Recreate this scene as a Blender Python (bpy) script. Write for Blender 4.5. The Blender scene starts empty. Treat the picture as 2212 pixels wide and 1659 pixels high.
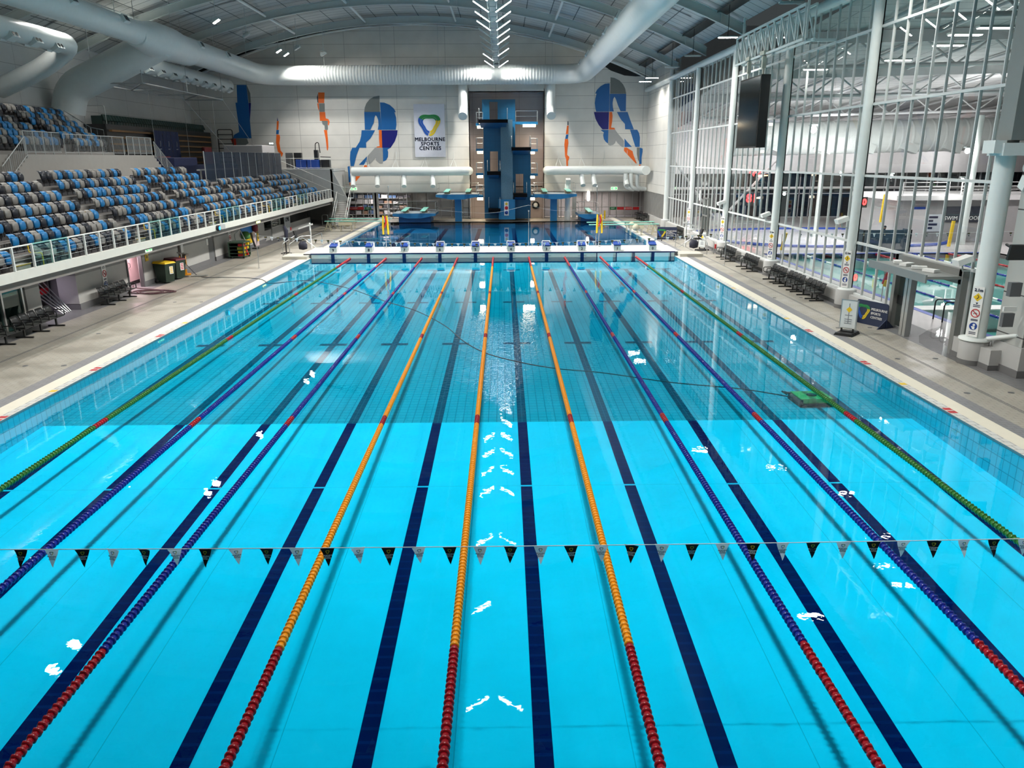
import bpy, bmesh, math, random
from mathutils import Vector, Matrix
random.seed(7)
S = bpy.context.scene
C = S.collection
PI = math.pi

# ---------------------------------------------------------------- camera, world, exposure
CX, CD, CH, F, PIT, YAW, ROL = 0.754, 4.376, 6.74, 1660.0, 0.28639, 0.00945, -0.0057
_f = Vector((math.sin(YAW)*math.cos(PIT), math.cos(YAW)*math.cos(PIT), -math.sin(PIT)))
_r = Vector((math.cos(YAW), -math.sin(YAW), 0)); _u = _r.cross(_f)
_r2 = math.cos(ROL)*_r + math.sin(ROL)*_u; _u2 = -math.sin(ROL)*_r + math.cos(ROL)*_u
cam_d = bpy.data.cameras.new('camera'); cam = bpy.data.objects.new('camera', cam_d); C.objects.link(cam)
cam_d.sensor_width = 36.0; cam_d.lens = 36.0*F/2212.0; cam_d.clip_start = .1; cam_d.clip_end = 400
cam.matrix_world = Matrix((( _r2.x, _u2.x, -_f.x, CX), (_r2.y, _u2.y, -_f.y, -CD), (_r2.z, _u2.z, -_f.z, CH), (0,0,0,1)))
S.camera = cam
w = bpy.data.worlds.new('world'); S.world = w; w.use_nodes = True
w.node_tree.nodes['Background'].inputs[0].default_value = (.62, .72, .75, 1)
w.node_tree.nodes['Background'].inputs[1].default_value = .05
S.view_settings.view_transform = 'Standard'; S.view_settings.look = 'None'
S.view_settings.gamma = 1; S.view_settings.use_curve_mapping = False
S.view_settings.exposure = 0.5

def at(px, py, ax, v):
    """the point of the plane ax = v that the photograph shows at (px, py)"""
    d = _f + _r2*((px-1106)/F) - _u2*((py-829.5)/F)
    o = Vector((CX, -CD, CH)); i = 'xyz'.index(ax)
    return o + d*((v-o[i])/d[i])

# ---------------------------------------------------------------- materials
MATS = {}
def mat(name, col=(.8,.8,.8), rough=.5, metal=0, emit=0, var=.05, scale=3, spec=.5, alpha=1):
    if name in MATS: return MATS[name]
    m = bpy.data.materials.new(name); m.use_nodes = True; MATS[name] = m
    nt = m.node_tree; b = nt.nodes['Principled BSDF']
    b.inputs['Roughness'].default_value = rough; b.inputs['Metallic'].default_value = metal
    b.inputs['Specular IOR Level'].default_value = spec
    if emit:
        b.inputs['Base Color'].default_value = (*col,1)
        b.inputs['Emission Color'].default_value = (*col,1); b.inputs['Emission Strength'].default_value = emit
        return m
    tc = nt.nodes.new('ShaderNodeTexCoord'); n = nt.nodes.new('ShaderNodeTexNoise'); n.inputs['Scale'].default_value = scale
    n.inputs['Detail'].default_value = 3
    mx = nt.nodes.new('ShaderNodeMix'); mx.data_type = 'RGBA'
    mx.inputs[6].default_value = (*[c*(1-var) for c in col],1); mx.inputs[7].default_value = (*[min(1,c*(1+var)) for c in col],1)
    nt.links.new(tc.outputs['Object'], n.inputs['Vector']); nt.links.new(n.outputs['Fac'], mx.inputs[0])
    nt.links.new(mx.outputs[2], b.inputs['Base Color'])
    return m
def srgb(r,g,b):
    f = lambda c: (c/255/12.92) if c/255 <= .04045 else ((c/255+.055)/1.055)**2.4
    return (f(r),f(g),f(b))
def tile_mat(name, c1, c2, mortar, bw, rh, msize=.02, rough=.4, axes='xy', off=.5, bump=0, wet=False, spec=.5):
    """tiles or panels laid out in metres on the plane given by axes (world = object space)"""
    m = bpy.data.materials.new(name); m.use_nodes = True; MATS[name] = m
    nt = m.node_tree; b = nt.nodes['Principled BSDF']; L = nt.links.new
    tc = nt.nodes.new('ShaderNodeTexCoord'); sp = nt.nodes.new('ShaderNodeSeparateXYZ'); cb = nt.nodes.new('ShaderNodeCombineXYZ')
    if axes == 'uv':
        vec = tc.outputs['UV']
    else:
        L(tc.outputs['Object'], sp.inputs[0])
        L(sp.outputs['xyz'.index(axes[0])], cb.inputs[0]); L(sp.outputs['xyz'.index(axes[1])], cb.inputs[1]); vec = cb.outputs[0]
    br = nt.nodes.new('ShaderNodeTexBrick'); br.inputs['Scale'].default_value = 1
    br.inputs['Brick Width'].default_value = bw; br.inputs['Row Height'].default_value = rh
    br.inputs['Mortar Size'].default_value = msize; br.inputs['Mortar Smooth'].default_value = .1
    br.offset = off; br.inputs['Color1'].default_value = (*c1,1); br.inputs['Color2'].default_value = (*c2,1); br.inputs['Mortar'].default_value = (*mortar,1)
    L(vec, br.inputs['Vector'])
    n = nt.nodes.new('ShaderNodeTexNoise'); n.inputs['Scale'].default_value = .7; n.inputs['Detail'].default_value = 5
    L(vec, n.inputs['Vector'])
    mx = nt.nodes.new('ShaderNodeMix'); mx.data_type = 'RGBA'; mx.blend_type = 'MULTIPLY'; mx.inputs[0].default_value = .35
    rp = nt.nodes.new('ShaderNodeValToRGB'); rp.color_ramp.elements[0].position = .3; rp.color_ramp.elements[0].color = (.72,.72,.72,1)
    rp.color_ramp.elements[1].position = .7; rp.color_ramp.elements[1].color = (1,1,1,1)
    L(n.outputs['Fac'], rp.inputs[0]); L(br.outputs['Color'], mx.inputs[6]); L(rp.outputs[0], mx.inputs[7]); L(mx.outputs[2], b.inputs['Base Color'])
    b.inputs['Roughness'].default_value = rough; b.inputs['Specular IOR Level'].default_value = spec
    if wet:
        r2 = nt.nodes.new('ShaderNodeMapRange'); r2.inputs[1].default_value = .4; r2.inputs[2].default_value = .62
        r2.inputs[3].default_value = .28; r2.inputs[4].default_value = .6
        L(n.outputs['Fac'], r2.inputs[0]); L(r2.outputs[0], b.inputs['Roughness'])
    return m

# ---------------------------------------------------------------- mesh helper
class MB:
    def __init__(s): s.v=[]; s.f=[]; s.m=[]; s.s=[]; s.uv=None
    def add(s, vs, fs, mi=0, smooth=False):
        k=len(s.v); s.v += [tuple(p) for p in vs]
        for f in fs: s.f.append([k+i for i in f]); s.m.append(mi); s.s.append(smooth)
        return s
    def box(s, x0,x1,y0,y1,z0,z1, mi=0):
        return s.add([(x,y,z) for z in (z0,z1) for y in (y0,y1) for x in (x0,x1)],
            [(0,2,3,1),(4,5,7,6),(0,1,5,4),(2,6,7,3),(0,4,6,2),(1,3,7,5)], mi)
    def obox(s, c, size, M=None, mi=0):
        M = M or Matrix.Identity(3); a,b,d = [q/2 for q in size]; c=Vector(c)
        return s.add([c+M@Vector((x,y,z)) for z in (-d,d) for y in (-b,b) for x in (-a,a)],
            [(0,2,3,1),(4,5,7,6),(0,1,5,4),(2,6,7,3),(0,4,6,2),(1,3,7,5)], mi)
    def bar(s, p0, p1, w, h, mi=0):
        p0=Vector(p0); p1=Vector(p1); d=(p1-p0); L=d.length; d.normalize()
        u=Vector((0,0,1)) if abs(d.z)<.95 else Vector((0,1,0))
        x=d.cross(u).normalized(); z=x.cross(d)
        return s.obox((p0+p1)/2,(w,L,h),Matrix((x,d,z)).transposed(),mi)
    def tube(s, pts, r, n=8, mi=0, caps=True, closed=False):
        pts=[Vector(p) for p in pts]; N=len(pts); vs=[]; fs=[]; pu=None
        for i,p in enumerate(pts):
            if closed: t=pts[(i+1)%N]-pts[i-1]
            else: t=pts[min(i+1,N-1)]-pts[max(i-1,0)]
            t.normalize()
            if pu is None:
                pu = Vector((0,0,1)) if abs(t.z)<.9 else Vector((1,0,0))
            a=t.cross(pu).normalized(); b=a.cross(t).normalized(); pu=b
            rr = r[i] if isinstance(r,(list,tuple)) else r
            vs += [p+rr*(math.cos(2*PI*k/n)*a+math.sin(2*PI*k/n)*b) for k in range(n)]
        R = N if closed else N-1
        for i in range(R):
            for k in range(n):
                j=(i+1)%N; fs.append((i*n+k, i*n+(k+1)%n, j*n+(k+1)%n, j*n+k))
        s.add(vs,fs,mi,True)
        if caps and not closed:
            s.add(vs[:n],[tuple(range(n))],mi); s.add(vs[-n:],[tuple(range(n-1,-1,-1))],mi)
        return s
    def lathe(s, prof, n=16, o=(0,0,0), M=None, mi=0, smooth=True):
        """profile of (radius, height) turned about local z"""
        o=Vector(o); M=M or Matrix.Identity(3); vs=[]; fs=[]
        for r,z in prof: vs += [o+M@Vector((r*math.cos(2*PI*k/n), r*math.sin(2*PI*k/n), z)) for k in range(n)]
        for i in range(len(prof)-1):
            for k in range(n): fs.append((i*n+k,i*n+(k+1)%n,(i+1)*n+(k+1)%n,(i+1)*n+k))
        s.add(vs,fs,mi,smooth)
        if prof[0][0]>1e-4: s.add(vs[:n],[tuple(range(n-1,-1,-1))],mi)
        if prof[-1][0]>1e-4: s.add(vs[-n:],[tuple(range(n))],mi)
        return s
    def prism(s, poly, fn, d0, d1, mi=0):
        """polygon (u, v) swept from depth d0 to d1 through fn(u, v, d)"""
        n=len(poly); A=[fn(u,v,d0) for u,v in poly]; B=[fn(u,v,d1) for u,v in poly]
        return s.add(A+B,[tuple(range(n)),tuple(range(2*n-1,n-1,-1))]+[(i,(i+1)%n,n+(i+1)%n,n+i) for i in range(n)],mi)
    def strip(s, A, B, mi=0, smooth=True):
        n=len(A); return s.add(list(A)+list(B),[(i,i+1,n+i+1,n+i) for i in range(n-1)],mi,smooth)
    def mesh(s, name, mats):
        me=bpy.data.meshes.new(name); me.from_pydata(s.v,[],s.f)
        for m in (mats if isinstance(mats,(list,tuple)) else [mats]): me.materials.append(m)
        me.polygons.foreach_set('material_index',s.m); me.polygons.foreach_set('use_smooth',s.s)
        if s.uv:
            ul=me.uv_layers.new(name='UVMap')
            for lp in me.loops: ul.data[lp.index].uv = s.uv[lp.vertex_index]
        bm=bmesh.new(); bm.from_mesh(me); bmesh.ops.recalc_face_normals(bm,faces=bm.faces); bm.to_mesh(me); bm.free()
        return me
    def build(s, name, mats, parent=None, org=None):
        if org is not None:
            o=Vector(org); s.v=[tuple(Vector(p)-o) for p in s.v]
        ob=bpy.data.objects.new(name, s.mesh(name,mats)); C.objects.link(ob)
        if org is not None: ob.location=org
        if parent: ob.parent=parent
        return ob
def RZ(a): return Matrix.Rotation(a,3,'Z')
def RX(a): return Matrix.Rotation(a,3,'X')
def RY(a): return Matrix.Rotation(a,3,'Y')
def tag(o, label=None, cat=None, group=None, kind=None):
    for k,v in (('label',label),('category',cat),('group',group),('kind',kind)):
        if v: o[k]=v
    return o
def struct(o): o['kind']='structure'; return o
def thing(name, label, cat, loc=(0,0,0), rz=0, group=None):
    o=bpy.data.objects.new(name,None); C.objects.link(o); o.location=loc; o.rotation_euler=(0,0,rz); o.empty_display_size=.2
    return tag(o,label,cat,group)
def put(name, data, parent=None, loc=None, rot=None):
    """another object on shared mesh data"""
    o=bpy.data.objects.new(name,data); C.objects.link(o)
    if parent: o.parent=parent
    if loc is not None: o.location=loc
    if rot is not None: o.rotation_euler=rot
    return o
def dup(root, loc=None, rz=None, label=None, group=None):
    r=root.copy(); C.objects.link(r)
    if loc is not None: r.location=loc
    if rz is not None: r.rotation_euler=(0,0,rz)
    if label: r['label']=label
    if group: r['group']=group
    for ch in list(root.children):
        c=ch.copy(); C.objects.link(c); c.parent=r
        for g in ch.children:
            d=g.copy(); C.objects.link(d); d.parent=c
    return r
def text_mesh(txt, size, ext=.004, bold=.0, align='CENTER', sp=1.0, line=1.0):
    cu=bpy.data.curves.new('lettering','FONT'); cu.body=txt; cu.size=size; cu.extrude=ext
    cu.align_x=align; cu.align_y='CENTER'; cu.space_character=sp; cu.space_line=line; cu.resolution_u=2
    o=bpy.data.objects.new('lettering',cu); C.objects.link(o)
    dg=bpy.context.evaluated_depsgraph_get(); dg.update()
    me=bpy.data.meshes.new_from_object(o.evaluated_get(dg)); bpy.data.objects.remove(o); bpy.data.curves.remove(cu)
    if bold:                                     # heavier strokes: the letters laid over themselves a little apart
        bm=bmesh.new()
        for dx,dy in ((-bold,-bold),(bold,-bold),(-bold,bold),(bold,bold)):
            n0=len(bm.verts); bm.from_mesh(me); bm.verts.ensure_lookup_table()
            for v in bm.verts[n0:]: v.co.x+=dx; v.co.y+=dy; v.co.z+=dx*.01
        bm.to_mesh(me); bm.free()
    return me
def text(name, txt, size, m, M, parent=None, **k):
    me=text_mesh(txt,size,**k); me.materials.clear(); me.materials.append(m)
    o=bpy.data.objects.new(name,me); C.objects.link(o); o.matrix_world=M
    if parent: o.parent=parent
    return o
def frame(o, x, up):
    """4x4 placing local xy lettering with its x along x and y along up"""
    x=Vector(x).normalized(); up=Vector(up).normalized(); z=x.cross(up)
    M=Matrix((x,up,z)).transposed().to_4x4(); M.translation=Vector(o); return M
def schlick(nt, f0, normal=None):
    """reflectance from the angle between view and surface, the same from both sides"""
    N=nt.nodes.new; L=nt.links.new
    g=N('ShaderNodeNewGeometry'); d=N('ShaderNodeVectorMath'); d.operation='DOT_PRODUCT'
    L(g.outputs['Incoming'],d.inputs[0]); L(normal or g.outputs['Normal'],d.inputs[1])
    a=N('ShaderNodeMath'); a.operation='ABSOLUTE'; L(d.outputs['Value'],a.inputs[0])
    b=N('ShaderNodeMath'); b.operation='SUBTRACT'; b.inputs[0].default_value=1; b.use_clamp=True; L(a.outputs[0],b.inputs[1])
    c=N('ShaderNodeMath'); c.operation='POWER'; c.inputs[1].default_value=5; L(b.outputs[0],c.inputs[0])
    m=N('ShaderNodeMath'); m.operation='MULTIPLY_ADD'; m.inputs[1].default_value=1-f0; m.inputs[2].default_value=f0; m.use_clamp=True; L(c.outputs[0],m.inputs[0])
    return m.outputs[0]
ORD=['first','second','third','fourth','fifth','sixth','seventh','eighth','ninth','tenth','eleventh','twelfth','thirteenth','fourteenth','fifteenth','sixteenth','seventeenth','eighteenth','nineteenth','twentieth','twenty first','twenty second','twenty third','twenty fourth','twenty fifth','twenty sixth','twenty seventh','twenty eighth','twenty ninth','thirtieth','thirty first','thirty second','thirty third','thirty fourth','thirty fifth','thirty sixth','thirty seventh','thirty eighth','thirty ninth','fortieth']

WHITE=mat('white_paint',(.72,.73,.71),.45); STEEL=mat('stainless_steel',(.62,.63,.63),.28,1); BLACK=mat('black_plastic',(.012,.013,.014),.4)
GREYP=mat('grey_steel_paint',(.42,.47,.46),.45); NAVY=mat('navy_tile',(.004,.01,.075),.3); DKGREY=mat('dark_grey_paint',(.1,.105,.11),.55)
ALU=mat('aluminium',(.55,.56,.55),.35,.8); DUCT=mat('white_duct_metal',(.62,.66,.65),.38); CONC=mat('concrete',(.2,.19,.18),.8,scale=1.2,var=.15)
YELLOW=mat('yellow_plastic',(.75,.5,.01),.45); RED=mat('red_plastic',(.5,.012,.018),.4); BLUEP=mat('blue_paint',(.006,.13,.42),.4)
WTILE=mat('white_board',(.78,.78,.76),.5)
def em(name,col,s): return mat(name,col,.5,emit=s)
LAMP=em('lit_lamp_diffuser',(1,.97,.9),30)
# ---------------------------------------------------------------- lamps that light the hall
def area(name, loc, sx, sy, power, col=(1,.95,.87), aim=(0,0,-1), spread=150, parent=None):
    d=bpy.data.lights.new(name,'AREA'); d.shape='RECTANGLE'; d.size=sx; d.size_y=sy; d.energy=power; d.color=col; d.spread=math.radians(spread)
    o=bpy.data.objects.new(name,d); C.objects.link(o); o.location=loc
    o.rotation_euler=Vector(aim).to_track_quat('-Z','Y').to_euler()
    if parent: o.parent=parent
    return o
fix=MB(); fix.box(-.62,.62,-.13,.13,0,.07); FIXME=fix.mesh('lamp_housing',GREYP)
dif=MB(); dif.box(-.58,.58,-.11,.11,-.03,-.001); DIFME=dif.mesh('lamp_diffuser',LAMP)
difo=MB(); difo.box(-.58,.58,-.11,.11,-.03,-.001); DIFOFF=difo.mesh('lamp_diffuser',mat('unlit_diffuser',(.35,.38,.38),.4))
SPX=.13
def ridge_lamp(side, y, lit, label):
    t=thing('ridge_lamp',label,'lamp',(SPX+side*.72,y,16.05),0,'tube lamps hung in pairs along the ceiling spine')
    R=Matrix.Rotation(-side*math.radians(33),4,'Y')
    h=put('housing',FIXME,t); h.matrix_local=R
    d=put('diffuser',DIFME if lit else DIFOFF,t); d.matrix_local=R
    if lit:
        l=area('lamp_light',(side*.01,0,-.05),1.1,.2,RIDGE_W,(1,.96,.9),(0,0,-1),104,t)
        l.rotation_euler=(R.to_3x3()@Matrix.Identity(3)).to_euler()
RIDGE_W=460
litL={49.7,53.4,57.1,75.6,81.2,46.0,38.6,31.2,23.8,16.4,8.9}; litR={49.7,57.1,60.8,64.5,71.9,81.2,46.0,53.4,38.6,23.8,12.6,5.2}
ys=[81.2]+[75.6-3.7*i for i in range(20)]
for i,y in enumerate(ys):
    if y<4: continue
    for side in (-1,1):
        lit = any(abs(y-q)<.6 for q in (litL if side<0 else litR))
        ridge_lamp(side,y,lit,'%s %s tube lamp of the %s ceiling spine pair from the far wall'%('lit' if lit else 'unlit','left' if side<0 else 'right',ORD[i]))
sp=MB()
for s_ in (-.28,.28):
    sp.box(SPX+s_-.03,SPX+s_+.03,2,84.4,16.35,16.45); sp.box(SPX+s_-.02,SPX+s_+.02,2,84.4,15.85,15.9)
for i in range(45):
    y=2.5+i*1.85; sp.box(SPX-.28,SPX+.28,y-.04,y+.04,15.84,15.9)
    for s_ in (-.28,.28): sp.box(SPX+s_-.02,SPX+s_+.02,y-.03,y+.03,15.9,16.4)
sp.box(SPX-.2,SPX+.2,2,84.4,16.3,16.34)
for i in range(9): sp.tube([(SPX,y0:=4+i*10,16.4),(SPX,y0,19.8)],.03,6)
tag(sp.build('ceiling_spine',GREYP,org=(SPX,43,16)),'long grey steel tray truss hung under the middle of the roof carrying tube lamps','lighting truss')

def flood(x,y,z,lit,label,power,tilt=.5,two=False,face=1):
    t=thing('flood_lamp',label,'lamp',(x,y,z),0,'floodlights hung from the roof')
    b=MB(); M=RY(face*tilt)
    b.obox((0,0,0),(.62,.5,.16),M); b.obox(M@Vector((0,0,.14)),(.34,.3,.14),M); b.build('housing',GREYP,t)
    g=MB(); g.obox(M@Vector((0,0,-.085)),(.54,.42,.02),M); g.build('glass',LAMP if lit else MATS['unlit_diffuser'],t)
    s=MB(); s.tube([(0,0,.15),(0,0,roof_z(x)-z)],.025,6); s.tube([(-.3,0,.0),(-.3,0,.3),(.3,0,.3),(.3,0,0)],.02,6); s.build('hanger',GREYP,t)
    if lit:
        a=M@Vector((0,0,-1)); area('lamp_light',a*.1,.5,.4,power,(1,.96,.9),a,140,t)
# the roof is an arch from the stand wall (left) to the glass wall (right)
RCX,RZA,RHALF,RDROP=-8.3,20.6,25.2,5.6
RR=(RHALF**2+RDROP**2)/(2*RDROP)
def roof_z(x): return RZA-RR+math.sqrt(max(0,RR*RR-(x-RCX)**2))
FL=[(-21.3,27.7,1),(-21.3,29.6,1),(-21.3,48.0,1),(-21.3,49.8,1),(-21.3,60.6,1),(-21.3,77.8,1),(-21.3,80.5,1),(-21.3,68,0),(-19,84-8,0),(-17.5,80.6,0)]
for i,(x,y,l) in enumerate(FL):
    flood(x,y,17.0,l,'%s square floodlight hung over the stand, %s of its row from the near end'%('lit' if l else 'unlit',ORD[i]),420,.55,face=-1)
for i,(x,y,l) in enumerate([(-27,36.3,1),(-27,47.5,1),(-27,59.3,1)]):
    flood(x,y,16.0,l,'small lit floodlight above the big left duct, %s from the near end'%ORD[i],260,.2,face=-1)
for i,(x,y,l) in enumerate([(15.0,26.9,1),(15.0,37,0),(15.0,48.2,1),(15.0,57.5,0),(15.0,65,0),(15.0,73.9,1),(15.0,77.6,1)]):
    t=thing('batten_lamp','%s batten lamp by the glass wall eave, %s from the near end'%('lit' if l else 'unlit',ORD[i]),'lamp',(x,y,13.95),0,'batten lamps along the glass wall eave')
    put('housing',FIXME,t); put('diffuser',DIFME if l else DIFOFF,t)
    h=MB(); h.tube([(0,0,.05),(0,0,roof_z(x)-13.95)],.02,6); h.build('hanger',BLACK,t)
    if l: area('lamp_light',(0,0,-.06),1.1,.2,170,(1,.97,.9),(0,0,-1),140,t)

# ---------------------------------------------------------------- pool floor, walls, deck, water
PW=12.77; YB=50.0
POOLC=tile_mat('pool_panel',(.07,.76,1.0),(.07,.76,1.0),(.04,.5,.7),2.5,12.75,.007,.5,off=0,spec=0)
POOLT=tile_mat('pool_floor_tiles',(.06,.42,.54),(.065,.44,.56),(.025,.24,.33),.25,.25,.012,.5,off=0,spec=0)
POOLW=tile_mat('pool_wall_tiles',(.13,.45,.58),(.14,.47,.6),(.05,.24,.33),.25,.3,.012,.5,'yz',0)
POOLX=tile_mat('pool_end_tiles',(.13,.42,.5),(.14,.44,.52),(.05,.22,.3),.25,.3,.012,.5,'xz',0)
def zf(y):
    T=[(-6,-1.6),(0,-1.42),(4.2,-1.25),(9,-1.0),(17,-.72),(27,-.52),(46,-.34),(50,-.32)]
    for (a,za),(b,zb) in zip(T,T[1:]):
        if a<=y<=b: return za+(zb-za)*(y-a)/(b-a)
    return -.32
def slab(m_,x0,x1,y0,y1,dz,mi,n=10):
    ya=sorted({y0,y1}|{q for q in (-6,0,4.2,9,17,27,46,50) if y0<q<y1})
    m_.strip([(x0,y,zf(y)+dz) for y in ya],[(x1,y,zf(y)+dz) for y in ya],mi,False)
p=MB(); slab(p,-PW,PW,-5,17,0,0,8); slab(p,-PW,PW,17,YB,-.03,1,10)
p.add([(-PW,17,zf(17)),(PW,17,zf(17)),(PW,17,zf(17)-.03),(-PW,17,zf(17)-.03)],[(0,1,2,3)],2)
for k in range(10):
    x=(k-4.5)*2.5
    for (a,b,dz,mi) in ((-4,12.7,.006,2),(12.78,16.98,.006,2),(17.02,46.5,-.02,3)): slab(p,x-.135,x+.135,a,b,dz,mi,8)
    for y in (46.4,35.2,26.3):
        slab(p,x-.55,x+.55,y-.14,y+.14,-.018,3,1)
NAVYF=tile_mat('lane_line_panel',(.003,.009,.075),(.003,.009,.075),(.006,.02,.11),1,.26,.03,.5,off=0,spec=0); NAVYT=tile_mat('lane_line_tiles',(.015,.075,.13),(.017,.08,.14),(.04,.16,.22),.25,.25,.012,.5,off=0,spec=0)
struct(p.build('pool_floor',[POOLC,POOLT,NAVYF,NAVYT]))
for nm,x in (('left',-PW),('right',PW)):
    p=MB(); ya=[-5+i*2.2 for i in range(26)]; s_=1 if x>0 else -1; x-=s_*.008
    p.strip([(x,y,zf(y)-.05) for y in ya],[(x,y,.05) for y in ya],0,False)
    p.box(min(x,x-s_*.012),max(x,x-s_*.012),-5,YB,-.012,.05,1)
    struct(p.build('pool_wall_'+nm,[POOLW,mat('dark_waterline_tile',(.05,.14,.17),.35)]))
p=MB(); p.add([(-PW,-5,-1.8),(PW,-5,-1.8),(PW,-5,.05),(-PW,-5,.05)],[(0,1,2,3)]); struct(p.build('pool_wall_near',POOLX))

def water_mat(name, tint, jets):
    m=bpy.data.materials.new(name); m.use_nodes=True; nt=m.node_tree; nt.nodes.clear(); L=nt.links.new; N=nt.nodes.new
    out=N('ShaderNodeOutputMaterial'); mix=N('ShaderNodeMixShader'); tr=N('ShaderNodeBsdfTransparent'); gl=N('ShaderNodeBsdfGlossy')
    tr.inputs[0].default_value=(*tint,1); gl.inputs['Roughness'].default_value=.0
    tc=N('ShaderNodeTexCoord'); n1=N('ShaderNodeTexNoise'); n1.inputs['Scale'].default_value=1.1; n1.inputs['Detail'].default_value=2
    n2=N('ShaderNodeTexNoise'); n2.inputs['Scale'].default_value=6; n2.inputs['Detail'].default_value=2
    L(tc.outputs['Object'],n1.inputs['Vector']); L(tc.outputs['Object'],n2.inputs['Vector'])
    amp=None
    for (x,y,r) in jets:
        ds=N('ShaderNodeVectorMath'); ds.operation='DISTANCE'; ds.inputs[1].default_value=(x,y,0)
        L(tc.outputs['Object'],ds.inputs[0])
        mr=N('ShaderNodeMapRange'); mr.interpolation_type='SMOOTHSTEP'; mr.inputs[1].default_value=r; mr.inputs[2].default_value=0; mr.inputs[3].default_value=0; mr.inputs[4].default_value=1
        L(ds.outputs['Value'],mr.inputs[0])
        if amp is None: amp=mr.outputs[0]
        else:
            ad=N('ShaderNodeMath'); ad.operation='MAXIMUM'; L(amp,ad.inputs[0]); L(mr.outputs[0],ad.inputs[1]); amp=ad.outputs[0]
    a=N('ShaderNodeMath'); a.operation='MULTIPLY_ADD'; a.inputs[1].default_value=.016; a.inputs[2].default_value=.0005
    if amp: L(amp,a.inputs[0])
    else: a.inputs[0].default_value=0
    m1=N('ShaderNodeMath'); m1.operation='MULTIPLY'; L(n2.outputs['Fac'],m1.inputs[0]); L(a.outputs[0],m1.inputs[1])
    m2=N('ShaderNodeMath'); m2.operation='MULTIPLY_ADD'; m2.inputs[1].default_value=.0011; L(n1.outputs['Fac'],m2.inputs[0]); L(m1.outputs[0],m2.inputs[2])
    bp=N('ShaderNodeBump'); bp.inputs['Strength'].default_value=1; bp.inputs['Distance'].default_value=1; L(m2.outputs[0],bp.inputs['Height'])
    L(bp.outputs[0],gl.inputs['Normal'])
    L(schlick(nt,.021,bp.outputs[0]),mix.inputs[0]); L(tr.outputs[0],mix.inputs[1]); L(gl.outputs[0],mix.inputs[2]); L(mix.outputs[0],out.inputs[0])
    return m
WAT=water_mat('lap_pool_water',(.15,.91,1.0),[(-1.2,26,5.5),(.6,22,5.0),(-.6,19,4),(-9,24,2.5),(-6.5,27.5,2.5)])
p=MB(); p.add([(-PW+.013,-5,0),(PW-.013,-5,0),(PW-.013,YB,0),(-PW+.013,YB,0)],[(0,1,2,3)])
tag(p.build('lap_pool_water',WAT),'clear blue water of the long ten lane lap pool','water',kind='stuff')

DECK=tile_mat('deck_tiles',(.38,.355,.30),(.40,.375,.32),(.27,.25,.22),.3,.15,.012,.5,wet=True)
DECKW=tile_mat('pool_edge_tiles',(.66,.66,.63),(.68,.68,.65),(.3,.3,.3),.25,.25,.012,.35)
CREAM=mat('cream_grate',(.74,.7,.58),.5); GREYT=tile_mat('grey_tactile_tiles',(.22,.22,.23),(.24,.24,.25),(.15,.15,.16),.3,.15,.01,.5)
GREYB=tile_mat('grey_border',(.17,.17,.175),(.18,.18,.185),(.12,.12,.12),.3,.3,.01,.5)
d=MB(); z0,z1=-.3,.05; YE=86.0
def deck(xa,xb,y0,y1,mi,zt=.05): d.box(min(xa,xb),max(xa,xb),y0,y1,z0,zt,mi)
for s_ in (-1,1):
    E_=[PW,13.02,13.5,13.95]
    deck(s_*PW,s_*13.02,-5,YE,1); deck(s_*13.02,s_*13.5,-5,YE,2); deck(s_*13.5,s_*13.95,-5,YE,3)
deck(13.95,16.0,-5,YE,0); deck(16.0,17.6,-5,YE,4)
deck(-13.95,-18.2,-5,YE,0); deck(-18.2,-19.3,-5,YE,4); deck(-19.3,-24,-5,YE,4)  # the strips next to the left wall take the darker grey
deck(-PW,PW,81.2,YE+3,0)
for x in (14.75,14.82,-16.65,-16.72): d.box(x-.015,x+.015,-5,80,.049,.053,5)
struct(d.build('floor',[DECK,DECKW,CREAM,GREYT,GREYB,DKGREY]))
m=MB()
for s_ in (-1,1):
    for y in (10.5,15.3,20.4,25.4):
        for q in (0,.26): m.box(s_*12.9-.11,s_*12.9+.11,y+q-.09,y+q+.09,.049,.0535,0)
    for y in (18,28,36): m.box(s_*12.9-.1,s_*12.9+.1,y-.1,y+.1,.049,.0535,1)
    for y in (9,13,17,21,26,33): 
        for x in (14.2,15.5) : m.lathe([(.09,.049),(.09,.056),(.07,.057)],10,(s_*(x+.13*math.sin(y*3)),y,0),None,2)
struct(m.build('trim_1',[RED,YELLOW,DKGREY]))

# diving pool beyond the bulkhead
DT=tile_mat('diving_pool_tiles',(.02,.26,.46),(.022,.27,.48),(.01,.15,.3),.25,.25,.012,.5)
p=MB(); p.add([(-12.4,54,-.7),(12.8,54,-.7),(12.8,81.2,-.6),(-12.4,81.2,-.6)],[(0,1,2,3)],0)
for q in ([(-12.4,54),(-12.4,81.2)],[(12.8,81.2),(12.8,54)],[(-12.4,81.2),(12.8,81.2)]):
    (xa,ya),(xb,yb)=q; p.add([(xa,ya,-.7),(xb,yb,-.7),(xb,yb,.05),(xa,ya,.05)],[(0,1,2,3)],0)
for x in (-9,-5.4,-1.8,1.8,5.4,9): p.box(x-.2,x+.2,58,80,-.66,-.58,1)
struct(p.build('pool_floor',[DT,NAVYF]))
DW=water_mat('diving_pool_water',(.25,.75,.9),[])
p=MB(); p.add([(-12.38,54,0),(12.78,54,0),(12.78,81.18,0),(-12.38,81.18,0)],[(0,1,2,3)])
tag(p.build('diving_pool_water',DW),'deep dark blue water of the diving pool below the tower','water',kind='stuff')

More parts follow.
